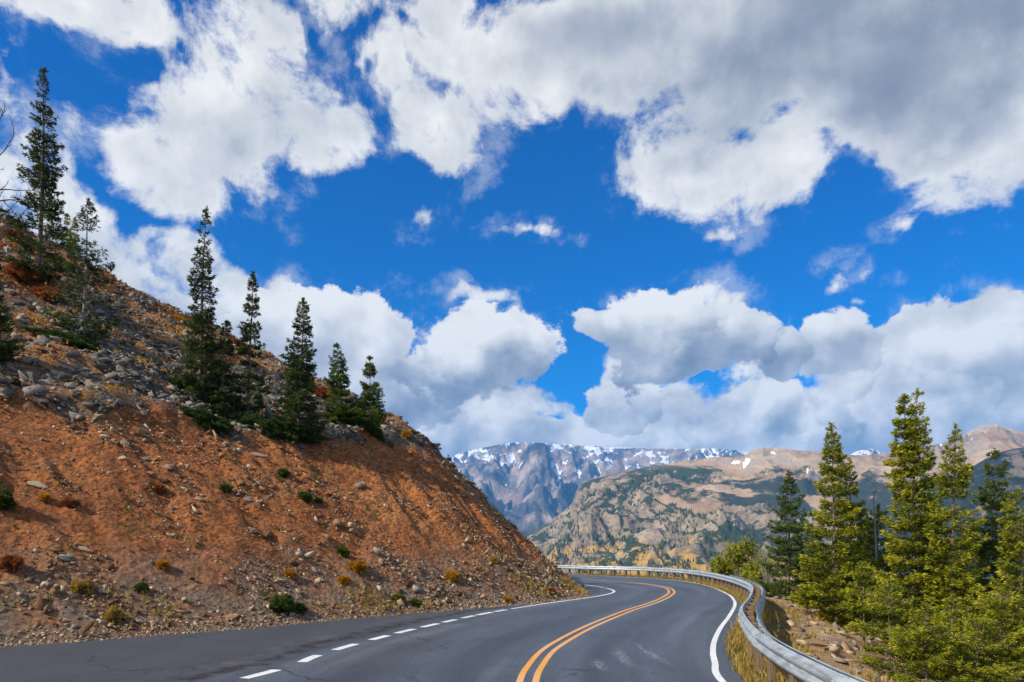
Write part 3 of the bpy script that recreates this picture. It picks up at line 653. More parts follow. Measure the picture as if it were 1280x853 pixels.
# ------------------------------------------------------------------ guardrail
def build_rail():
    i0 = np.argmin(((G_ - [4.5, 2.0]) ** 2).sum(1)); i1 = len(G_) - 1
    C = G_[i0:i1]; N = nrm2(C)
    root = empty('guardrail', (*C[len(C) // 2], -.05)); b = Vector(root.location)
    tag(root, 'galvanised steel guardrail on timber posts curving along the outer road edge', 'guardrail')
    prof = [(0, .44), (0, .462), (.075, .505), (.075, .545), (.01, .583), (.01, .607), (.075, .645), (.075, .690), (0, .728), (0, .75)]
    prof = prof + [(a + .006 if False else a - .005, z) for a, z in prof[::-1]]
    def beam(C, N, side, off, dz=0):
        P = np.array(prof); NP = len(P)
        V = np.empty((len(C), NP, 3)); o_ = off + P[:, 0] * 1.0
        V[..., :2] = C[:, None] - side * N[:, None] * o_[None, :, None]; V[..., 2] = P[:, 1] + dz
        V = V - np.array(b)
        i = np.arange(len(C) - 1)[:, None] * NP; j = np.arange(NP)[None]; jn = (j + 1) % NP
        F = np.stack([i + j, i + NP + j, i + NP + jn, i + jn], -1).reshape(-1, 4)
        if side < 0: F = F[:, ::-1]
        caps = []
        return V.reshape(-1, 3), F
    V, F = beam(C, N, 1, -.02); mesh_np('front_beam', V, F, MAT['metal'], root, smooth=False)
    off2 = .30
    j0 = 0; j1 = np.argmin(((C - [11.5, 36]) ** 2).sum(1)); print('back beam', j0, j1, len(C))
    Cb = C[j0:j1]; Nb = N[j0:j1]
    tap = (.11 + (off2 - .09) * sstep(Cb[:, 1], 9.5, 16))[:, None]; V, F = beam(Cb + Nb * tap, Nb, -1, 0); mesh_np('back_beam', V, F, MAT['metal'], root)
    L = np.r_[0, np.cumsum(np.linalg.norm(np.diff(C, axis=0), axis=1))]
    step = 1.27; npost = int(L[-1] / step); print('posts', npost)
    def box(w, d, z0, z1, be=.012):
        bm = bmesh.new(); bmesh.ops.create_cube(bm, size=1)
        for v in bm.verts: v.co = Vector((v.co.x * w, v.co.y * d, z0 if v.co.z < 0 else z1))
        bmesh.ops.bevel(bm, geom=list(bm.edges), offset=be, segments=1, affect='EDGES'); me = bpy.data.meshes.new('post'); bm.to_mesh(me); bm.free(); me.materials.append(MAT['post']); return me
    pm = box(.20, .17, -.75, .735); bl = box(.09, .15, .42, .72, .006)
    bmb = bmesh.new(); bmesh.ops.create_cone(bmb, cap_ends=True, segments=8, radius1=.018, radius2=.014, depth=.03, matrix=Matrix.Rotation(math.pi / 2, 4, 'Y')); bo = bpy.data.meshes.new('bolt'); bmb.to_mesh(bo); bmb.free(); bo.materials.append(MAT['metal'])
    for k in range(min(npost, 100)):
        s = L[-1] - .7 - (npost - 1 - k) * step if False else .5 + k * step
        i = min(np.searchsorted(L, s), len(C) - 1); wn = float(sstep(C[i][1], 9.5, 16)); p = C[i] + N[i] * (.065 + .095 * wn); ang = math.atan2(N[i][1], N[i][0])
        o = bpy.data.objects.new('post', pm); COL.objects.link(o); o.parent = root; o.location = Vector((p[0], p[1], float(ground_z(np.array([p[0]]), np.array([p[1]]))[0]) * .3)) - b; o.rotation_euler = (random.uniform(-.02, .02), 0, ang + random.uniform(-.04, .04)); o.scale = (.42 + .58 * wn, 1, 1)
        if C[i][1] < 30:
            q = C[i] - N[i] * .0; bb = bpy.data.objects.new('bolt', bo); COL.objects.link(bb); bb.parent = o; bb.matrix_parent_inverse = Matrix(); bb.location = Vector((-.155, 0, .595))
    # overlapping splice of two beam sections, every three posts, with its bolts
    for k in range(0, min(npost, 100), 3):
        s0 = .5 + (k + .5) * step; i = np.searchsorted(L, s0); j = np.searchsorted(L, s0 + .30)
        if C[i][1] > 34 or j - i < 2: continue
        V, F = beam(C[i:j + 1], N[i:j + 1], 1, -.015); sp = mesh_np('splice_plate', V, F, MAT['metal'], root)
        for zz in (.525, .668):
            for q in (.25, .75):
                m_ = int(i + (j - i) * q); p = C[m_] - N[m_] * .062; bb = bpy.data.objects.new('bolt', bo); COL.objects.link(bb); bb.parent = sp; bb.location = Vector((p[0], p[1], zz)) - b; bb.rotation_euler = (0, 0, math.atan2(N[m_][1], N[m_][0]))
    return root
build_rail()

# ------------------------------------------------------------------ trees
def tube(pts, rad, seg=7):
    P = np.asarray(pts, float); n = len(P); d = np.gradient(P, axis=0); d /= np.linalg.norm(d, axis=1)[:, None] + 1e-9
    ref = np.where(np.abs(d[:, 2:3]) > .9, [[1., 0, 0]], [[0, 0, 1.]]); a = np.cross(d, ref); a /= np.linalg.norm(a, axis=1)[:, None]; b = np.cross(d, a)
    th = np.linspace(0, 2 * np.pi, seg, endpoint=False); r = np.asarray(rad)[:, None, None]
    V = P[:, None] + r * (np.cos(th)[None, :, None] * a[:, None] + np.sin(th)[None, :, None] * b[:, None])
    i = np.arange(n - 1)[:, None] * seg; j = np.arange(seg)[None]; jn = (j + 1) % seg
    return V.reshape(-1, 3), np.stack([i + j, i + jn, i + seg + jn, i + seg + j], -1).reshape(-1, 4)
class Acc:
    def __init__(s): s.V = []; s.F = []; s.T = []; s.n = 0
    def add(s, V, F, t=None):
        s.V.append(V); s.F.append(F + s.n); s.n += len(V)
        if t is not None: s.T.append(t)
    def build(s, name, mat, parent=None, smooth=False):
        if not s.V: return None
        return mesh_np(name, np.vstack(s.V), np.vstack(s.F), mat, parent, smooth, fcol=np.concatenate(s.T) if s.T else None)

def needles(P, D, size, tone, rng, wid=.15, m=8):
    """leaf sprays: at every point P, with twig direction D, a small tuft of narrow blades"""
    n = len(P)
    base = np.repeat(P, m, 0); d = np.repeat(D, m, 0) + rng.normal(size=(n * m, 3)) * .55 * [1, 1, .75]; d /= np.linalg.norm(d, axis=1)[:, None] + 1e-9
    L = np.repeat(size, m)[:, None] * rng.uniform(.8, 1.5, (n * m, 1)); side = np.cross(d, rng.normal(size=(n * m, 3))); side /= np.linalg.norm(side, axis=1)[:, None] + 1e-9
    w = L * wid; base = base + rng.normal(size=base.shape) * np.repeat(size, m)[:, None] * .28
    a = base - d * L * .15; q1 = base + d * L * .45 + side * w; q2 = base + d * L * .45 - side * w; tip = base + d * L
    V = np.stack([a, q1, tip, q2], 1).reshape(-1, 3); F = np.arange(n * m * 4).reshape(-1, 4)
    T = np.repeat(tone, m) + rng.normal(size=n * m) * .13
    return V, F, np.clip(T, 0, 1)

def conifer(h, rad, seed, dens=1.0, low=.03, power=.8, droop=.25, gaps=.15, lean=(0, 0), size=.085, top_bare=0, clumpy=.35, twin=None, bare_low=0, trunk_r=.0115, bias=0):
    """returns Acc trunk, Acc crown, Acc branches"""
    rng = np.random.default_rng(seed); tr, cr = Acc(), Acc()
    z = np.linspace(0, 1, 14); bx = lean[0] * z + .010 * h * np.sin(z * 5 + seed) * z; by = lean[1] * z
    def stem(zz): return np.array([np.interp(zz, z, bx), np.interp(zz, z, by), zz * h])
    tr.add(*tube(np.stack([bx, by, z * h], 1), np.maximum(h * trunk_r * (1 - z) ** .8, .012)))
    zl = low; P, D, T, SZ = [], [], [], []
    env_n = rng.uniform(.78, 1.18, 40)
    while zl < .995:
        rel = (1 - zl) / (1 - low); R = rad * rel ** power * (1 - .55 * max(0, (low + .10 - zl) / .10)) * np.interp(zl, np.linspace(0, 1, 40), env_n) + .05
        nb = int(rng.integers(5, 8)) if rel > .06 else 4
        a0 = rng.uniform(0, 6.28)
        for k in range(nb):
            if rng.random() < gaps: continue
            a = a0 + k * 6.283 / nb + rng.normal() * .3; Lb = R * rng.uniform(.68, 1.18)
            rise = (.45 * (1 - rel) ** 1.5 - droop * rel) + rng.normal() * .09
            u = np.array([math.cos(a), math.sin(a), 0]); s0 = stem(min(zl + rng.normal() * .004, 1))
            ts = np.linspace(0, 1, 5); pts = s0 + np.outer(ts * Lb, u) + np.outer((ts * rise + .22 * ts ** 2.2) * Lb, [0, 0, 1]);
            tr.add(*tube(pts, np.linspace(.010 + .012 * Lb, .004, 5), 4))
            if zl < bare_low and rng.random() < .75: continue
            nt = max(5, int(Lb / .027 * dens)); tt = rng.uniform(.06 if rel < .7 else .15, 1.0, nt) ** .9
            c = np.stack([np.interp(tt, ts, pts[:, q]) for q in range(3)], 1); sid = np.array([-u[1], u[0], 0])
            wdt = (.16 + .34 * Lb) * (1.02 - tt) ** .75 * rng.uniform(-1, 1, nt); wdt = wdt * .95
            c = c + sid * wdt[:, None] + np.array([0, 0, 1]) * (rng.normal(size=nt) * .018 * (1 + Lb) - np.abs(wdt) * .22)[:, None] + u * (np.abs(wdt) * .3)[:, None]
            dd = u[None] * .8 + sid[None] * np.sign(wdt)[:, None] * .75 + np.array([0, 0, .12])
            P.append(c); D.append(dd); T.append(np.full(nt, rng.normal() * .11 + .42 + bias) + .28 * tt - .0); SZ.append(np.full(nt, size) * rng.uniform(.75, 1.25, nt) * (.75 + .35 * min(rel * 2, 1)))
        zl += max(.008, (.025 if rel > .3 else .020) * (7.5 / h) * rng.uniform(.55, 1.6) * (1 + clumpy * (rng.random() < .2) * 2.2))
    # leader
    nt = 14; tt = rng.uniform(.955, 1.004, nt); P.append(np.array([stem(min(q, 1)) + [0, 0, (q - min(q, 1)) * h] for q in tt])); D.append(np.tile([[0, 0, 1.]], (nt, 1)) + rng.normal(size=(nt, 3)) * .4); T.append(np.full(nt, .6)); SZ.append(np.full(nt, size))
    V, F, TT = needles(np.vstack(P), np.vstack(D), np.concatenate(SZ), np.concatenate(T), rng)
    cr.add(V, F, TT)
    return tr, cr

def plant_tree(name, px, ytop, base, rad, seed, label, cat, mat, bark='bark', group=None, rz=0, **kw):
    """base: world foot of the trunk; ytop: image row of its tip, which gives its height"""
    D = base[1]; lean = kw.pop('lean', (0, 0)); h = (CY - ytop) / FPX * D + CAM_H - base[2] + .0
    root = empty(name, base); tag(root, label, cat, group)
    tr, cr = conifer(h, rad, seed, lean=lean, **kw)
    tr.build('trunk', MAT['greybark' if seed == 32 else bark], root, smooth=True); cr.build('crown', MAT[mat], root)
    return root

def left_trees():
    G1 = None
    L = [  # px base, py base, px tip, py tip, radius, label
        (48, 352, 57, 86, 1.4, 31, 'tall dark fir standing highest on the left hillside, leaning slightly right', dict(gaps=.26, clumpy=.7, droop=.2, dens=.7, size=.095, power=.9)),
        (103, 420, 112, 250, 1.5, 32, 'open fir with bare pale trunk showing, right of the tallest dark fir', dict(gaps=.22, clumpy=.8, dens=.55, low=.03, size=.085, trunk_r=.014)),
        (249, 498, 258, 262, .98, 33, 'slender tall fir with reddish cone top, leftmost of the middle row', dict(gaps=.14, dens=.75, power=.85)),
        (275, 520, 283, 403, .66, 34, 'short dark fir tucked between two taller firs on the slope', dict(gaps=.05, dens=1.1)),
        (310, 528, 315, 341, .84, 35, 'narrow dark fir just right of the short tucked fir', dict(gaps=.12, dens=.85, power=.85)),
        (372, 545, 379, 374, 1.1, 36, 'broad green fir in the middle of the slope row with wide lower skirt', dict(gaps=.06, dens=1.0)),
        (424, 528, 422, 431, 1.0, 37, 'light green fir beside the red bush on the slope', dict(gaps=.06, dens=1.0)),
        (463, 532, 463, 447, .9, 38, 'small bright fir at the right end of the hillside row', dict(gaps=.06, dens=1.0)),
        (-16, 450, -9, 340, .9, 39, 'dark fir cut by the left picture edge below the dead branches', dict(gaps=.1, dens=1.0))]
    for bx, by, tx, ty, rad, sd, lab, kw in L:
        h, n = ray_px(max(bx, -60), by)
        if h is None: print('miss', lab); continue
        leanx = (tx - bx) / FPX * h.y
        plant_tree('fir_tree', bx, ty, (h.x, h.y, h.z - .15), rad, sd, lab, 'fir tree', 'shrub' if sd in (37, 38) else 'spruce', lean=(leanx, 0), **kw)  # the two rightmost firs get lighter leaves, sun put into the colour
    for px, ytop, dist, rad, sd, lab in [(62, 266, 47, .5, 51, 'small pale fir on the skyline just right of the tallest dark fir'), (84, 268, 47.5, .6, 52, 'small pointed fir on the skyline behind the open pale trunked fir'), (93, 272, 48.5, .6, 53, 'rearmost small skyline fir close against the open fir')]:
        x = (px - CX) / FPX * dist; p, n = drop(x, dist)
        plant_tree('fir_tree', px, ytop, (x, dist, p.z - .1), rad, sd, lab, 'fir tree', 'pine', dens=.9, gaps=.1)
left_trees()

def right_trees():
    T = [  # px, D, ytop, radius, seed, label, mat, kw
        (986, 33.0, 590, 1.6, 61, 'dark green spruce standing first beyond the guardrail bend', 'shrub', dict(power=.75, dens=1.0)),
        (1041, 24.5, 530, 1.5, 62, 'tall olive spruce with broad tip, left of the thin twin', 'pine', dict(gaps=.06, dens=1.2, clumpy=.4, power=.9)),
        (1064, 25.5, 577, 1.0, 63, 'thin spruce close behind the right side of the olive spruce', 'pine', dict(gaps=.14, dens=.9, clumpy=.6)),
        (1098, 26, 632, 1.3, 64, 'bushy mid height spruce behind the tallest spruce', 'pine', dict(gaps=.1, dens=.9, power=.6)),
        (1144, 20.5, 489, 1.45, 65, 'tallest yellow green spruce on the right with double tip', 'pine', dict(gaps=.05, dens=1.25, clumpy=.4, power=.85, size=.075)),
        (1191, 19.5, 533, 1.35, 66, 'yellow green spruce immediately right of the tallest one', 'pine', dict(gaps=.05, dens=1.1, power=.9, size=.072)),
        (1243, 23.0, 563, 1.45, 67, 'darker narrow spruce second from the right edge', 'shrub', dict(gaps=.06, dens=1.1, power=.7)),
        (1275, 17.0, 612, 1.35, 68, 'full bright spruce at the right picture edge', 'pine', dict(gaps=.06, dens=1.4, power=.7, size=.065)),
        (1022, 30.0, 668, 1.1, 69, 'low green spruce filling between first two right spruces', 'shrub', dict(dens=1.0, power=.6)),
        (1112, 15.5, 728, .95, 70, 'short lush spruce in front of the tallest spruce trunk', 'pine', dict(dens=1.7, power=.6, size=.055)),
        (1158, 14.0, 760, 1.1, 71, 'lowest bright green spruce in the right foreground', 'pine', dict(dens=1.9, power=.6, size=.05)),
        (1222, 14.0, 775, 1.1, 72, 'squat green spruce in the lower right corner', 'pine', dict(dens=1.9, power=.6, size=.05)),
        (1084, 29.0, 645, 1.3, 74, 'background spruce between the thin spruce and the bushy one', 'shrub', dict(dens=1.1, power=.75)),
        (1168, 27.0, 628, 1.4, 75, 'dark background spruce seen between the two tallest spruces', 'shrub', dict(dens=1.2, power=.75)),
        (1217, 26.0, 648, 1.4, 76, 'dark background spruce left of the darker narrow spruce', 'shrub', dict(dens=1.2, power=.75)),
        (1080, 19.5, 705, .9, 77, 'low lush spruce in front of the thin spruce', 'pine', dict(dens=1.4, power=.7, size=.065)),
        (1190, 15.5, 745, .9, 78, 'short bright spruce low between the two front trees at right', 'pine', dict(dens=1.5, power=.7, size=.06)),
        (1250, 14.5, 735, .95, 79, 'bushy bright spruce just left of the full edge spruce', 'pine', dict(dens=1.5, power=.7, size=.06)),
        (1262, 27.0, 650, 1.3, 73, 'background spruce behind the full right edge spruce', 'shrub', dict(dens=1.0, power=.6))]
    for px, D, yt, rad, sd, lab, mat, kw in T:
        x = (px - CX) / FPX * D; z = float(ground_z(np.array([x]), np.array([D]))[0])
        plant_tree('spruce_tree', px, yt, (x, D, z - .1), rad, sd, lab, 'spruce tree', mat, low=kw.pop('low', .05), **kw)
        if sd == 65:                                                   # second leader
            r = bpy.data.objects[-1] if False else None
    # second tip of the tallest tree: part of the same tree
    root = [o for o in bpy.data.objects if o.get('label', '').startswith('tallest yellow green')][0]
    h = (CY - 495) / FPX * 20.5 + CAM_H - root.location.z
    tr, cr = conifer(2.6, .42, 99, dens=1.1, power=.6, gaps=.05, low=.1, size=.085, trunk_r=.012)
    for acc, nm, mat in ((tr, 'second_leader', 'bark'), (cr, 'second_crown', 'pine')):
        o = acc.build(nm, MAT[mat], root); o.location = (-.27, 0.1, h - 2.6)
    # dead snag
    for px, D, yt, lab in [(1094, 25.5, 590, 'thin bare dead snag rising behind the bushy mid height spruce')]:
        x = (px - CX) / FPX * D; z = float(ground_z(np.array([x]), np.array([D]))[0]); hh = (CY - yt) / FPX * D + CAM_H - z
        a = Acc(); a.add(*tube([(0, 0, 0), (.03, 0, hh * .5), (-.08, 0, hh)], [.09, .05, .008]))
        for k in range(26):
            zz = random.uniform(.35, .97) * hh; an = random.uniform(0, 6.28); l = random.uniform(.15, .5); p = np.array([-.03, 0, zz]); a.add(*tube([p, p + [math.cos(an) * l, math.sin(an) * l, l * .3]], [.012, .004], 4))
        o = a.build('dead_snag', MAT['greybark']); o.location = (x, D, z); tag(o, lab, 'dead tree')
right_trees()

# ------------------------------------------------------------------ bushes, junipers, tufts
def bush_acc(rx, ry, rz, n, size, seed, tone=.45):
    rng = np.random.default_rng(seed); nb = max(6, int(n / 24)); C, D = [], []
    d = rng.normal(size=(n, 3)); d[:, 2] = np.abs(d[:, 2]); d /= np.linalg.norm(d, axis=1)[:, None]
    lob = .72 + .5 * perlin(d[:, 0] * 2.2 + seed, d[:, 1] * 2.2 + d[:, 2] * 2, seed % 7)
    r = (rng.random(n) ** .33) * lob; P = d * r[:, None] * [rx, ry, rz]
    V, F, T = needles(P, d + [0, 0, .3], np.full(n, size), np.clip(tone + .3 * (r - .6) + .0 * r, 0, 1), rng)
    a = Acc(); a.add(V, F, T)
    b = Acc()
    for k in range(7):
        an = rng.uniform(0, 6.28); e = np.array([math.cos(an) * rx * .6, math.sin(an) * ry * .6, rz * .6]); b.add(*tube([(0, 0, -.05), e * .5, e], [.02, .012, .005], 4))
    return a, b
def bush(name, loc, rx, ry, rz, n, size, mat, label, cat, seed, normal=None, group=None):
    root = empty(name, loc); tag(root, label, cat, group)
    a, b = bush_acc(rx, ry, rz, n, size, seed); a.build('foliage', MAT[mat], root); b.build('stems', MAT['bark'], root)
    if normal is not None:
        zz = Vector((0, 0, 1)).lerp(Vector(normal), .8).normalized(); xx = Vector((1, .15, 0)); xx = (xx - zz * xx.dot(zz)).normalized(); yy = zz.cross(xx)
        root.rotation_euler = Matrix((xx, yy, zz)).transposed().to_euler()
    return root
def hill_plants():
    J = [(236, 488, 1.1, .6, .35, 'dark juniper mat at the foot of the slender tall fir'), (258, 530, 1.1, .6, .4, 'dark juniper clump lowest on the slope edge'), (315, 536, 1.1, .6, .4, 'juniper clump under the narrow dark fir'),
         (374, 543, 1.1, .6, .4, 'spreading juniper skirt under the broad green fir'), (428, 526, 1.1, .7, .5, 'green juniper under the light green fir'), (460, 538, .9, .6, .35, 'dark juniper ledge under the small bright fir'), (84, 430, 1.5, .5, .3, 'long flat juniper mat across the upper left scree'),
         (345, 540, .8, .6, .4, 'small juniper patch between the narrow and the broad fir')]
    for i, (px, py, rx, ry, rz, lab) in enumerate(J):
        h, n = ray_px(px, py)
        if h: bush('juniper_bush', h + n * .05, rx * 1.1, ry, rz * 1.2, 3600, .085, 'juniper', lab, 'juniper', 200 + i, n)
    W = [(350, 762, .42, .36, 'shrub', 'dark green roadside shrub, the largest at the foot of the bank'), (374, 764, .2, .16, 'shrub', 'small green shrub right of the largest roadside shrub'), (427, 693, .22, .2, 'shrub', 'dark little pine alone on the mid bank'),
         (354, 594, .24, .22, 'shrub', 'small dark pine on the bank below the juniper clumps'), (381, 624, .26, .26, 'shrub', 'twiggy dark shrub just right of the mid bank rocks'), (398, 628, .14, .12, 'shrub', 'tiny green sprig beside the twiggy dark shrub'), (282, 613, .18, .14, 'shrub', 'tiny green plant left of centre on the bank'),
         (2, 632, .34, .42, 'shrub', 'young fir bush at the left picture edge'), (176, 738, .15, .13, 'shrub', 'small green plant on the lower left bank'), (18, 480, .14, .12, 'shrub', 'tiny green plant at the upper left dirt edge'), (103, 736, .26, .15, 'straw', 'yellow green grass clump on the lower left bank'),
         (141, 776, .2, .3, 'straw', 'upright yellow green grass tuft beside the gravel'), (446, 712, .32, .24, 'gold', 'golden round shrub on the right middle of the bank'), (564, 724, .3, .26, 'gold', 'bright orange round shrub low on the right bank'), (430, 727, .22, .12, 'gold', 'flat yellow shrub below the golden round shrub'), (362, 719, .18, .12, 'gold', 'yellow patch plant left of the golden round shrub'),
         (203, 709, .17, .12, 'gold', 'tiny golden plant on the lower left bank'), (56, 625, .13, .1, 'gold', 'golden sprig just under the pale flat slab'), (198, 614, .2, .15, 'red', 'rusty little shrub left of the mid bank stones'), (87, 632, .2, .14, 'red', 'rusty shrub beneath the pale flat slab'), (14, 708, .28, .2, 'red', 'rusty shrub at far lower left'),
         (488, 521, .3, .18, 'gold', 'golden shrub right of the small bright fir'), (508, 545, .3, .2, 'gold', 'yellow shrub lower down on the nose of the hill'), (542, 550, .26, .16, 'gold', 'yellow shrub at the crest end of the hill nose'), (478, 530, .2, .14, 'gold', 'little yellow shrub touching the fir at the row end'), (403, 497, .75, .45, 'red', 'bright red orange bush between the broad fir and light fir'),
         (156, 352, .8, .5, 'red', 'rust red bush standing on the skyline crest'), (180, 366, .45, .25, 'gold', 'yellow bush on the skyline right of the rust red bush'), (226, 404, .5, .3, 'gold', 'yellow orange bush on the skyline left of the slender fir'), (296, 432, .5, .3, 'red', 'rusty bush on the skyline behind the narrow fir'),
         (498, 752, .22, .18, 'shrub', 'green weed at the bank foot left of the grey green pair'), (519, 757, .2, .16, 'shrub', 'green weed nearest the dashed line start'), (634, 752, .16, .12, 'gold', 'faint yellow weed near the hill nose foot'), (688, 742, .22, .16, 'red', 'orange weed on the tip of the hill nose'), (618, 702, .2, .12, 'straw', 'dry yellow clump on the far bank'),
         (30, 345, .9, .4, 'red', 'rust coloured brush below the dead tree at the left edge'), (60, 372, .8, .3, 'red', 'orange brush patch between the two left firs'), (20, 300, .8, .4, 'red', 'rust brush at the foot of the dead branches')]
    for i, (px, py, r, hh, mat, lab) in enumerate(W):
        h, n = ray_px(px, py)
        if h is None: print('miss', lab); continue
        nm = {'shrub': 'green_shrub', 'gold': 'golden_shrub', 'red': 'rusty_shrub', 'straw': 'grass_tuft'}[mat]
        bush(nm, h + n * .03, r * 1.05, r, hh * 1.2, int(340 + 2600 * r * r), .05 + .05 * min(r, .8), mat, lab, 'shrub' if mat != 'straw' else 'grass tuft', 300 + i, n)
hill_plants()

# low brush over the natural slope, and dry grass at the toe: nobody could count it
def build_cover():
    NU, NV = HV.shape[:2]; c = HV[:-1, :-1]; ar = np.linalg.norm(np.cross(HV[1:, :-1] - c, HV[:-1, 1:] - c), axis=2)
    tt = HTT[:-1][None] * np.ones(c.shape[:2]); iv = (c[..., 1] > 6) & (c[..., 1] < 60) & (np.abs(c[..., 0] / np.maximum(c[..., 1], 1)) < .8)
    cl = fbm(c[..., 0] * .3, c[..., 1] * .3, 4, 120)
    for nm, w, n, size, mat, lab in (
        ('low_brush', ar * iv * (HUP[:-1, :-1]) * (tt < .84) * np.clip(cl + .05 + .25 * sstep(tt, .5, .8) + sstep(c[..., 0], -14, -24) * .15, 0, 1) ** 1.6, 9000, .075, 'red', 'rust and orange low brush over the upper slope'),
        ('yellow_brush', ar * iv * HUP[:-1, :-1] * (tt < .84) * np.clip(fbm(c[..., 0] * .4 + 9, c[..., 1] * .4, 4, 130) - .05, 0, 1) ** 1.5, 4200, .065, 'gold', 'yellow low brush between rocks of the upper slope'),
        ('toe_grass', ar * iv * (tt > .02) * (tt < .12) * np.clip(cl + .0, 0, 1), 1500, .075, 'straw', 'dry yellow grass along the foot of the bank'),
        ('green_sprigs', ar * iv * (tt > .03) * (tt < .40) * np.clip(fbm(c[..., 0] * 1.1, c[..., 1] * 1.1, 3, 140) - .42, 0, 1), 500, .07, 'shrub', 'tiny green sprigs over the cut bank')):
        p = (w / w.sum()).ravel(); i = RNG.choice(p.size, n, p=p); P = c.reshape(-1, 3)[i] + RNG.normal(size=(n, 3)) * [.12, .12, .02] + [0, 0, .04]
        V, F, T = needles(P, np.tile([[0, 0, 1.]], (n, 1)), np.full(n, size) * RNG.uniform(.6, 1.3, n), RNG.random(n), RNG, .10 if mat == 'straw' else .22, 9)
        tag(mesh_np(nm, V, F, MAT[mat], fcol=T), lab, kind='stuff')
    # grass under and behind the rail
    N = nrm2(G_)
    def blades(n, e, k, hmin, hmax, mat, nm, lab, tuft=6):
        xy = G_[k] + N[k] * e[:, None]; xy = np.repeat(xy, tuft, 0) + RNG.normal(size=(n * tuft, 2)) * .05; m = len(xy)
        z = ground_z(xy[:, 0], xy[:, 1]); z = np.where(z > -.2, z, z); H = RNG.uniform(hmin, hmax, m); a = RNG.uniform(0, 6.28, m); w = RNG.uniform(.006, .014, m)
        s = np.stack([np.cos(a) * w, np.sin(a) * w, 0 * a], 1); b = np.c_[xy, z - .02]; ln = RNG.normal(size=(m, 2)) * .32 * H[:, None]
        mid = b + np.c_[ln * .35, H * .6]; tip = b + np.c_[ln, H]
        V = np.stack([b - s, b + s, mid + s * .7, mid - s * .7, tip], 1).reshape(-1, 3); q = np.arange(m)[:, None] * 5
        F4 = q + [0, 1, 2, 3]; F3 = q + [3, 2, 4]; T = np.clip(RNG.normal(size=m) * .25 + .5, 0, 1)
        o = mesh_np(nm, V, [F4, F3], MAT[mat], fcol=np.r_[T, T]); tag(o, lab, kind='stuff')
    cl = fbm(G_[:, 0] * .6, G_[:, 1] * .6, 3, 150)
    k = RNG.integers(120, 890, 5200); blades(5200, RNG.uniform(-.28, .45, 5200), k, .08, .30, 'straw', 'rail_grass', 'golden dry grass growing under the guardrail')
    k = RNG.integers(120, 700, 900); blades(900, RNG.uniform(-.3, .2, 900), k, .08, .25, 'shrub', 'green_rail_grass', 'green weeds at the asphalt edge under the guardrail')
    k = RNG.integers(120, 800, 9000); e = .5 + RNG.gamma(1.6, 1.5, 9000); xx = G_[k] + N[k] * e[:, None]
    keep = fbm(xx[:, 0] * .55, xx[:, 1] * .55, 3, 160) + RNG.normal(size=9000) * .12 >.30; blades(int(keep.sum()), e[keep], k[keep], .05, .22, 'straw', 'verge_grass', 'straw coloured dry grass on the verge beyond the guardrail', 7)
build_cover()

def dead_tree():
    h, n = ray_px(4, 330); root = empty('dead_tree', h); tag(root, 'bare grey dead tree with crooked branches at the left edge', 'dead tree')
    x0 = -1.3; a = Acc(); rng = random.Random(5)
    hh = (CY - 130) / FPX * h.y + CAM_H - h.z
    tr = Acc(); tr.add(*tube([(x0, 0, -.3), (x0 + .1, 0, hh * .5), (x0 - .05, 0, hh * .8)], [.16, .10, .03]))
    tr.build('trunk', MAT['deadwood'], root, True)
    def br(p, d, l, r, dep):
        pts = [np.array(p)]; dd = np.array(d, float); bend = rng.uniform(-.05, .22)
        for k in range(7):
            dd = dd + np.array([rng.gauss(0, .16), rng.gauss(0, .16), rng.gauss(bend, .16)]); dd /= np.linalg.norm(dd); pts.append(pts[-1] + dd * l / 7)
        a.add(*tube(pts, np.linspace(r, r * .3, 8), 5))
        if dep:
            for q in pts[2:]:
                if rng.random() < .62:
                    d2 = dd + np.array([rng.gauss(0, .6), rng.gauss(0, .5), rng.gauss(.15, .6)]); br(q, d2 / np.linalg.norm(d2), l * rng.uniform(.25, .5), r * .5, dep - 1)
    for k in range(12):
        z = hh * (.02 + .8 * k / 12); br((x0 + .05, 0, z), (1, rng.uniform(-.4, .3), rng.uniform(-.5, .3) + (.9 if k > 9 else 0)), rng.uniform(1.7, 3.0) * (1 - .2 * k / 12), .045, 2)
    a.build('branches', MAT['deadwood'], root)
dead_tree()

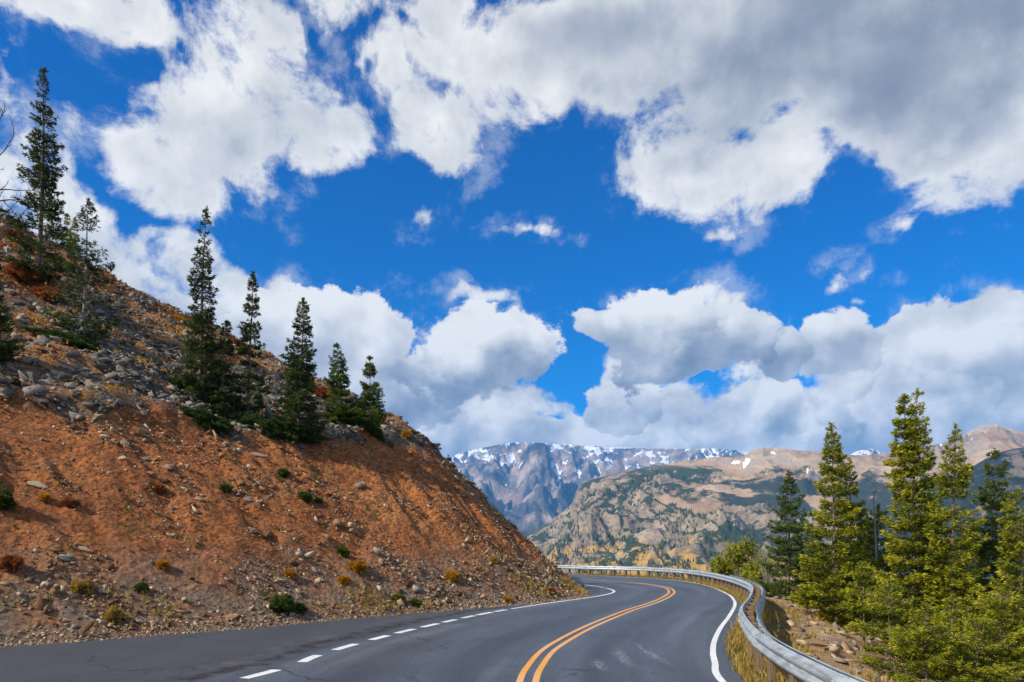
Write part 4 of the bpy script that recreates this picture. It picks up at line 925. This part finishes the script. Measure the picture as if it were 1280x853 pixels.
def twigs():
    # leafy bush and bare twigs at the outside of the bend
    for i, (px, D, yt, r, mat, lab) in enumerate([(930, 42.0, 676, 1.3, 'pine', 'wind bent yellow green pine bush at the guardrail bend'), (905, 45, 694, .9, 'pine', 'smaller pine bush left of the wind bent one'), (950, 38, 700, .8, 'pine', 'low pine bush right against the first spruce')]):
        x = (px - CX) / FPX * D; z = float(ground_z(np.array([x]), np.array([D]))[0]); hh = (CY - yt) / FPX * D + CAM_H - z
        root = empty('pine_bush', (x, D, z - .1)); tag(root, lab, 'pine bush'); rng = np.random.default_rng(900 + i); st, cr = Acc(), Acc()
        for k in range(14):
            top = np.array([rng.uniform(-1, 1) * r, rng.uniform(-.7, .7) * r, hh * rng.uniform(.55, 1.0)]); mid = top * [.4, .4, .5] + rng.normal(size=3) * .12
            st.add(*tube([(0, 0, 0), mid, top], [.05, .03, .008], 5)); n = 60
            q = rng.uniform(.45, 1, n)[:, None]; P = mid * (1 - q) + top * q + rng.normal(size=(n, 3)) * .16
            V, F, T = needles(P, np.tile([[.3, 0, .8]], (n, 1)), np.full(n, .12), rng.uniform(.3, .9, n), rng); cr.add(V, F, T)
        st.build('stems', MAT['bark'], root); cr.build('foliage', MAT[mat], root)
    for i, (px, D, yt, lab) in enumerate([(962, 36, 685, 'bare grey twiggy shrub left of the first dark spruce'), (1258, 15.5, 828, 'bare dead branch in the lower right corner')]):
        x = (px - CX) / FPX * D; z = float(ground_z(np.array([x]), np.array([D]))[0]); hh = (CY - yt) / FPX * D + CAM_H - z; a = Acc(); rng = random.Random(i)
        for k in range(22):
            t = np.array([rng.uniform(-.9, .9), rng.uniform(-.6, .6), hh * rng.uniform(.5, 1)]); m = t * [.35, .35, .55] + np.array([rng.gauss(0, .1), rng.gauss(0, .1), 0]); a.add(*tube([(0, 0, 0), m, t], [.025, .014, .005], 4))
            for _ in range(3):
                e = t + np.array([rng.gauss(0, .25), rng.gauss(0, .2), rng.gauss(.1, .2)]); a.add(*tube([m * .4 + t * .6, e], [.009, .003], 3))
        o = a.build('bare_shrub', MAT['greybark']); o.location = (x, D, z); tag(o, lab, 'bare shrub')
twigs()

# ------------------------------------------------------------------ mountains
def m_mountain(name, kind):
    m, t = new_mat(name); o = t.coord('Object'); nz = t.new('ShaderNodeSeparateXYZ'); t.l.new(t.geo('Normal'), nz.inputs[0]); up = nz.outputs[2]
    pz = t.new('ShaderNodeSeparateXYZ'); t.l.new(o, pz.inputs[0]); H = pz.outputs[2]
    if kind == 'far':
        a = t.noise(o, .0035, 8, .62); c = t.ramp(a, [(.38, (.035, .045, .062)), (.5, (.17, .14, .12)), (.62, (.48, .37, .29))])  # blue in the dark rock tones takes the place of thicker haze
        c = t.mix(t.map(t.noise(o, .0012, 4, .5), .5, .62, 0, .6), c, (.36, .25, .20))
        sn = t.math('ADD', t.math('MULTIPLY', t.noise(t.scale3(o, (1, .5, .2)), .0085, 8, .7), 1.0), t.map(H, 400, 1500, -.18, .075))
        sn = t.math('ADD', sn, t.map(up, .35, .85, -.05, .05)); sn = t.math('ADD', sn, t.map(t.attr('hollow'), .35, .95, -.06, .17)); c = t.mix(t.map(sn, .58, .615), c, (.86, .88, .92))
        c = t.mix(t.map(H, 330, 120), c, (.018, .034, .028))
    elif kind == 'mid':
        a = t.noise(o, .012, 9, .68); c = t.ramp(a, [(.32, (.14, .11, .075)), (.47, (.25, .185, .115)), (.62, (.40, .31, .20)), (.75, (.38, .26, .14))])
        c = t.mix(t.map(t.noise(o, .05, 6, .7), .5, .62, 0, .7), c, (.14, .115, .09))
        veg = t.math('ADD', t.noise(o, .0065, 9, .68, .3), t.map(up, .5, .95, -.05, .07)); c = t.mix(t.map(veg, .505, .555), c, t.mix(t.noise(o, .02, 4), (.020, .034, .014), (.055, .070, .022)))
        gold = t.math('ADD', t.noise(t.scale3(o, (1, 1, 1)), .008, 6, .6), t.map(H, 200, -120, -.15, .15)); c = t.mix(t.map(gold, .575, .64, 0, .85), c, (.50, .29, .055))
        c = t.mix(t.map(H, 400, 520), c, t.mix(t.noise(o, .01, 6, .6), (.34, .20, .105), (.48, .33, .19)))
    elif kind == 'plateau':
        a = t.noise(t.scale3(o, (1, .4, 1)), .003, 9, .62); c = t.ramp(a, [(.35, (.20, .13, .085)), (.5, (.42, .27, .15)), (.62, (.55, .40, .25)), (.75, (.34, .22, .14))])
        c = t.mix(t.math('MULTIPLY', t.map(up, .86, .70), .75), c, t.mix(t.noise(o, .02, 7, .7), (.16, .13, .115), (.46, .38, .30)))
        veg = t.math('ADD', t.noise(o, .004, 8, .64), t.map(H, 620, 200, -.14, .12)); c = t.mix(t.map(veg, .55, .63), c, (.045, .052, .026))
        sn = t.math('ADD', t.noise(o, .0035, 4, .5), t.map(up, .80, .70, -.05, .10)); c = t.mix(t.map(sn, .70, .71), c, (.86, .87, .90))
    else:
        a = t.noise(o, .02, 8, .7); c = t.ramp(a, [(.35, (.012, .020, .020)), (.55, (.035, .048, .040)), (.72, (.16, .13, .11))])  # cloud shadow over this ridge is painted in as dark base colours
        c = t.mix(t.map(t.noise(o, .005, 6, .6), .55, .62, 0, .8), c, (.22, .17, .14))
    fin(t, c, .95, t.bump(t.noise(o, {'far': .008, 'mid': .03, 'plateau': .012}.get(kind, .04), 8, .72), .8, {'far': 60, 'mid': 10, 'plateau': 30}.get(kind, 12)))
    return m

def mountain(name, kind, crest, r0, r1, z0, amp, wl, seed, na=420, nr=220, shape=1.0, back=.6, px0=None, px1=None, ridge_dir=0.0, feat=None, crest_r=None):
    """a real mountain side: foot at distance r0 and height z0, crest at distance r1 whose skyline follows the list (image column, row)"""
    cr = np.array(crest, float); px = np.linspace(cr[0, 0], cr[-1, 0], na); u = (px - CX) / FPX; vy = (CY - np.interp(px, cr[:, 0], cr[:, 1])) / FPX
    for _ in range(2): vy[1:-1] = .25 * vy[:-2] + .5 * vy[1:-1] + .25 * vy[2:]
    q = np.linspace(0, 1 + back, nr)[None]
    R1 = r1 * (1 + 0 * u); R1 = np.interp(px, *zip(*crest_r)) if crest_r else R1
    R0 = np.interp(px, *zip(*r0)) if isinstance(r0, list) else r0 + 0 * u
    Z0 = np.interp(px, *zip(*z0)) if isinstance(z0, list) else z0 + 0 * u
    D = R0[:, None] + (R1 - R0)[:, None] * q; X = u[:, None] * D; Zc = vy * R1 + CAM_H
    Z = Z0[:, None] + (Zc - Z0)[:, None] * np.where(q < 1, np.minimum(q, 1) ** shape, 1) - np.maximum(q - 1, 0) * (.5 * (Zc - Z0)[:, None])
    wx = X + wl * .35 * fbm(X / wl * .7, D / wl * .7, 3, seed + 50); wy = D + wl * .35 * fbm(X / wl * .7 + 31, D / wl * .7, 3, seed + 55)
    n = ridged(wx / wl, wy / wl, 7, seed, .52) - .62 + .25 * fbm(wx / wl * 6, wy / wl * 6, 4, seed + 9)
    env = np.clip(1 - np.abs(q - .5) * 1.0, .12, 1) * np.ones_like(X); env = np.where(q > .97, env * .25, env); env = env * sstep(q, 0, .12)
    Z = Z + amp * n * env * (1 - .75 * sstep(q, .86, 1.0))
    if feat is not None: Z = feat(px[:, None] * np.ones_like(X), q * np.ones_like(X), X, D, Z)
    # never rise above the skyline in front of the crest
    lim = vy[:, None] * D + CAM_H - .0005 * D
    Z = np.where(Z > lim, lim - .012 * (Z - lim), Z)
    V = np.stack([X, D, Z], -1)
    bl = Z.copy()
    for _ in range(10):
        bl[1:-1] = .25 * bl[:-2] + .5 * bl[1:-1] + .25 * bl[2:]; bl[:, 1:-1] = .25 * bl[:, :-2] + .5 * bl[:, 1:-1] + .25 * bl[:, 2:]
    hol = bl - Z; hol = np.clip(.5 + hol / (4 * hol[:, : int(nr * .6)].std()), 0, 1)
    o = mesh_np(name, V.reshape(-1, 3), grid_faces(na, nr)[:, ::-1], m_mountain(name + '_rock', kind), smooth=False, fcol=[('hollow', hol, 'POINT')]); tag(o, kind='structure')
    return o, V

def build_mountains():
    def ff(px, q, X, D, Z):
        # buttress with a scree fan below, and a deep shaded bowl on its right
        a = np.exp(-((px - 668 - (1 - q) * 5) / 16) ** 2) * np.exp(-((q - .55) / .22) ** 2); b = np.exp(-((px - 720) / 26) ** 2) * np.exp(-((q - .5) / .30) ** 2); c = np.exp(-((px - 640) / 14) ** 2) * np.exp(-((q - .62) / .2) ** 2)
        d = np.exp(-((px - 602 - (q - .3) * 30) / 15) ** 2) * np.exp(-((q - .35) / .25) ** 2)
        f = np.exp(-((px - 640) / 22) ** 2) * np.exp(-((q - .80) / .16) ** 2)
        return Z + 460 * a - 260 * b - 150 * c + 260 * d + 120 * f
    mountain('far_mountains', 'far', [(380, 600), (470, 590), (545, 578), (556, 573), (575, 566), (600, 560), (622, 556), (640, 553), (665, 553), (690, 554), (715, 555), (740, 557), (770, 559), (800, 560), (840, 561), (870, 561), (895, 560), (915, 562), (950, 566), (1060, 570), (1072, 563), (1088, 560), (1100, 565), (1120, 569), (1280, 575), (1450, 580)],
             6200, 10500, 40, 760, 1500, 3, 640, 300, 1.05, feat=ff)
    _, VM = mountain('spur_mountain', 'mid', [(560, 760), (620, 712), (649, 675), (662, 668), (677, 658), (696, 645), (715, 630), (720, 614), (726, 605), (740, 599), (760, 594), (777, 589), (809, 583), (831, 581), (860, 582), (900, 582), (960, 584), (1030, 588), (1090, 594), (1200, 605), (1400, 640)],
             1500, 3600, -190, 125, 420, 8, 560, 320, 1.0, .5)
    mountain('plateau_mountain', 'plateau', [(790, 600), (834, 580), (850, 577), (871, 574), (895, 571), (915, 571), (930, 570), (940, 563), (952, 559), (975, 560), (1000, 563), (1024, 564), (1050, 568), (1080, 569), (1110, 566), (1125, 563), (1155, 559), (1180, 553), (1200, 546), (1215, 538), (1228, 531), (1238, 531), (1246, 530), (1256, 534), (1280, 540), (1330, 545), (1450, 560)],
             2600, 6200, [(790, 60), (1100, 40), (1400, 20)], 170, 900, 14, 460, 260, .55, .5)
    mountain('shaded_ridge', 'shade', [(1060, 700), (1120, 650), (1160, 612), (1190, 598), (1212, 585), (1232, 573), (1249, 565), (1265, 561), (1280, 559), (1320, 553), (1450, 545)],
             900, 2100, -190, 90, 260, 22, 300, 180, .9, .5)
    # valley floor, out to the horizon
    m, t = new_mat('valley_forest_floor'); o_ = t.coord('Object'); fin(t, t.mix(t.noise(o_, .004, 6, .6), (.018, .030, .014), (.09, .075, .04)), .95)
    b = np.r_[np.linspace(-2000, 2000, 21), np.linspace(2400, 40000, 30)]; a = np.linspace(-40000, 40000, 61); X, Y = np.meshgrid(a, b, indexing='ij')
    tag(mesh_np('valley', np.stack([X, Y, -195 + 0 * X], -1).reshape(-1, 3), grid_faces(len(a), len(b)), m), kind='structure')
    # far conifers on the spur: one mass nobody could count
    NU, NR = VM.shape[:2]; c = VM[20:-60, 4:-110].reshape(-1, 3); dens = fbm(c[:, 0] / 140, c[:, 1] / 140, 4, 200) + .5 * fbm(c[:, 0] / 30, c[:, 1] / 30, 2, 210)
    keep = np.where((dens > .02) & (c[:, 1] < 3300))[0]; i = RNG.choice(keep, 15000); P = c[i] + RNG.normal(size=(15000, 3)) * [9, 9, 0]
    h = RNG.uniform(7, 15, len(P)); th = np.linspace(0, 2 * np.pi, 5, endpoint=False); ring = np.stack([np.cos(th), np.sin(th), 0 * th], 1)
    V = np.concatenate([P[:, None] + ring[None] * (h * .24)[:, None, None] - [0, 0, 2], (P + np.c_[0 * h, 0 * h, h])[:, None]], 1).reshape(-1, 3); q = np.arange(len(P))[:, None] * 6
    F = np.concatenate([q + [k, (k + 1) % 5, 5] for k in range(5)]); tone = np.tile(RNG.random(len(P)), 5)
    tag(mesh_np('distant_forest', V, F, MAT['spruce'], fcol=tone), 'dark conifer forest on the far mountain side', kind='stuff')
build_mountains()

# ------------------------------------------------------------------ air
def haze():
    bm = bmesh.new(); bmesh.ops.create_cube(bm, size=1)
    for v in bm.verts: v.co = Vector((v.co.x * 90000, v.co.y * 50000 + 18000, -200 if v.co.z < 0 else 1850))
    me = bpy.data.meshes.new('haze'); bm.to_mesh(me); bm.free(); o = bpy.data.objects.new('haze', me); COL.objects.link(o)
    m = bpy.data.materials.new('haze'); m.use_nodes = True; nt = m.node_tree
    for n in list(nt.nodes): nt.nodes.remove(n)
    out = nt.nodes.new('ShaderNodeOutputMaterial'); v = nt.nodes.new('ShaderNodeVolumePrincipled'); nt.links.new(v.outputs[0], out.inputs['Volume'])
    v.inputs['Color'].default_value = (.10, .46, 1, 1); v.inputs['Density'].default_value = 5.6e-5; v.inputs['Anisotropy'].default_value = 0
    me.materials.append(m); tag(o, 'thin blue air between the camera and the far mountains', kind='stuff')
haze()
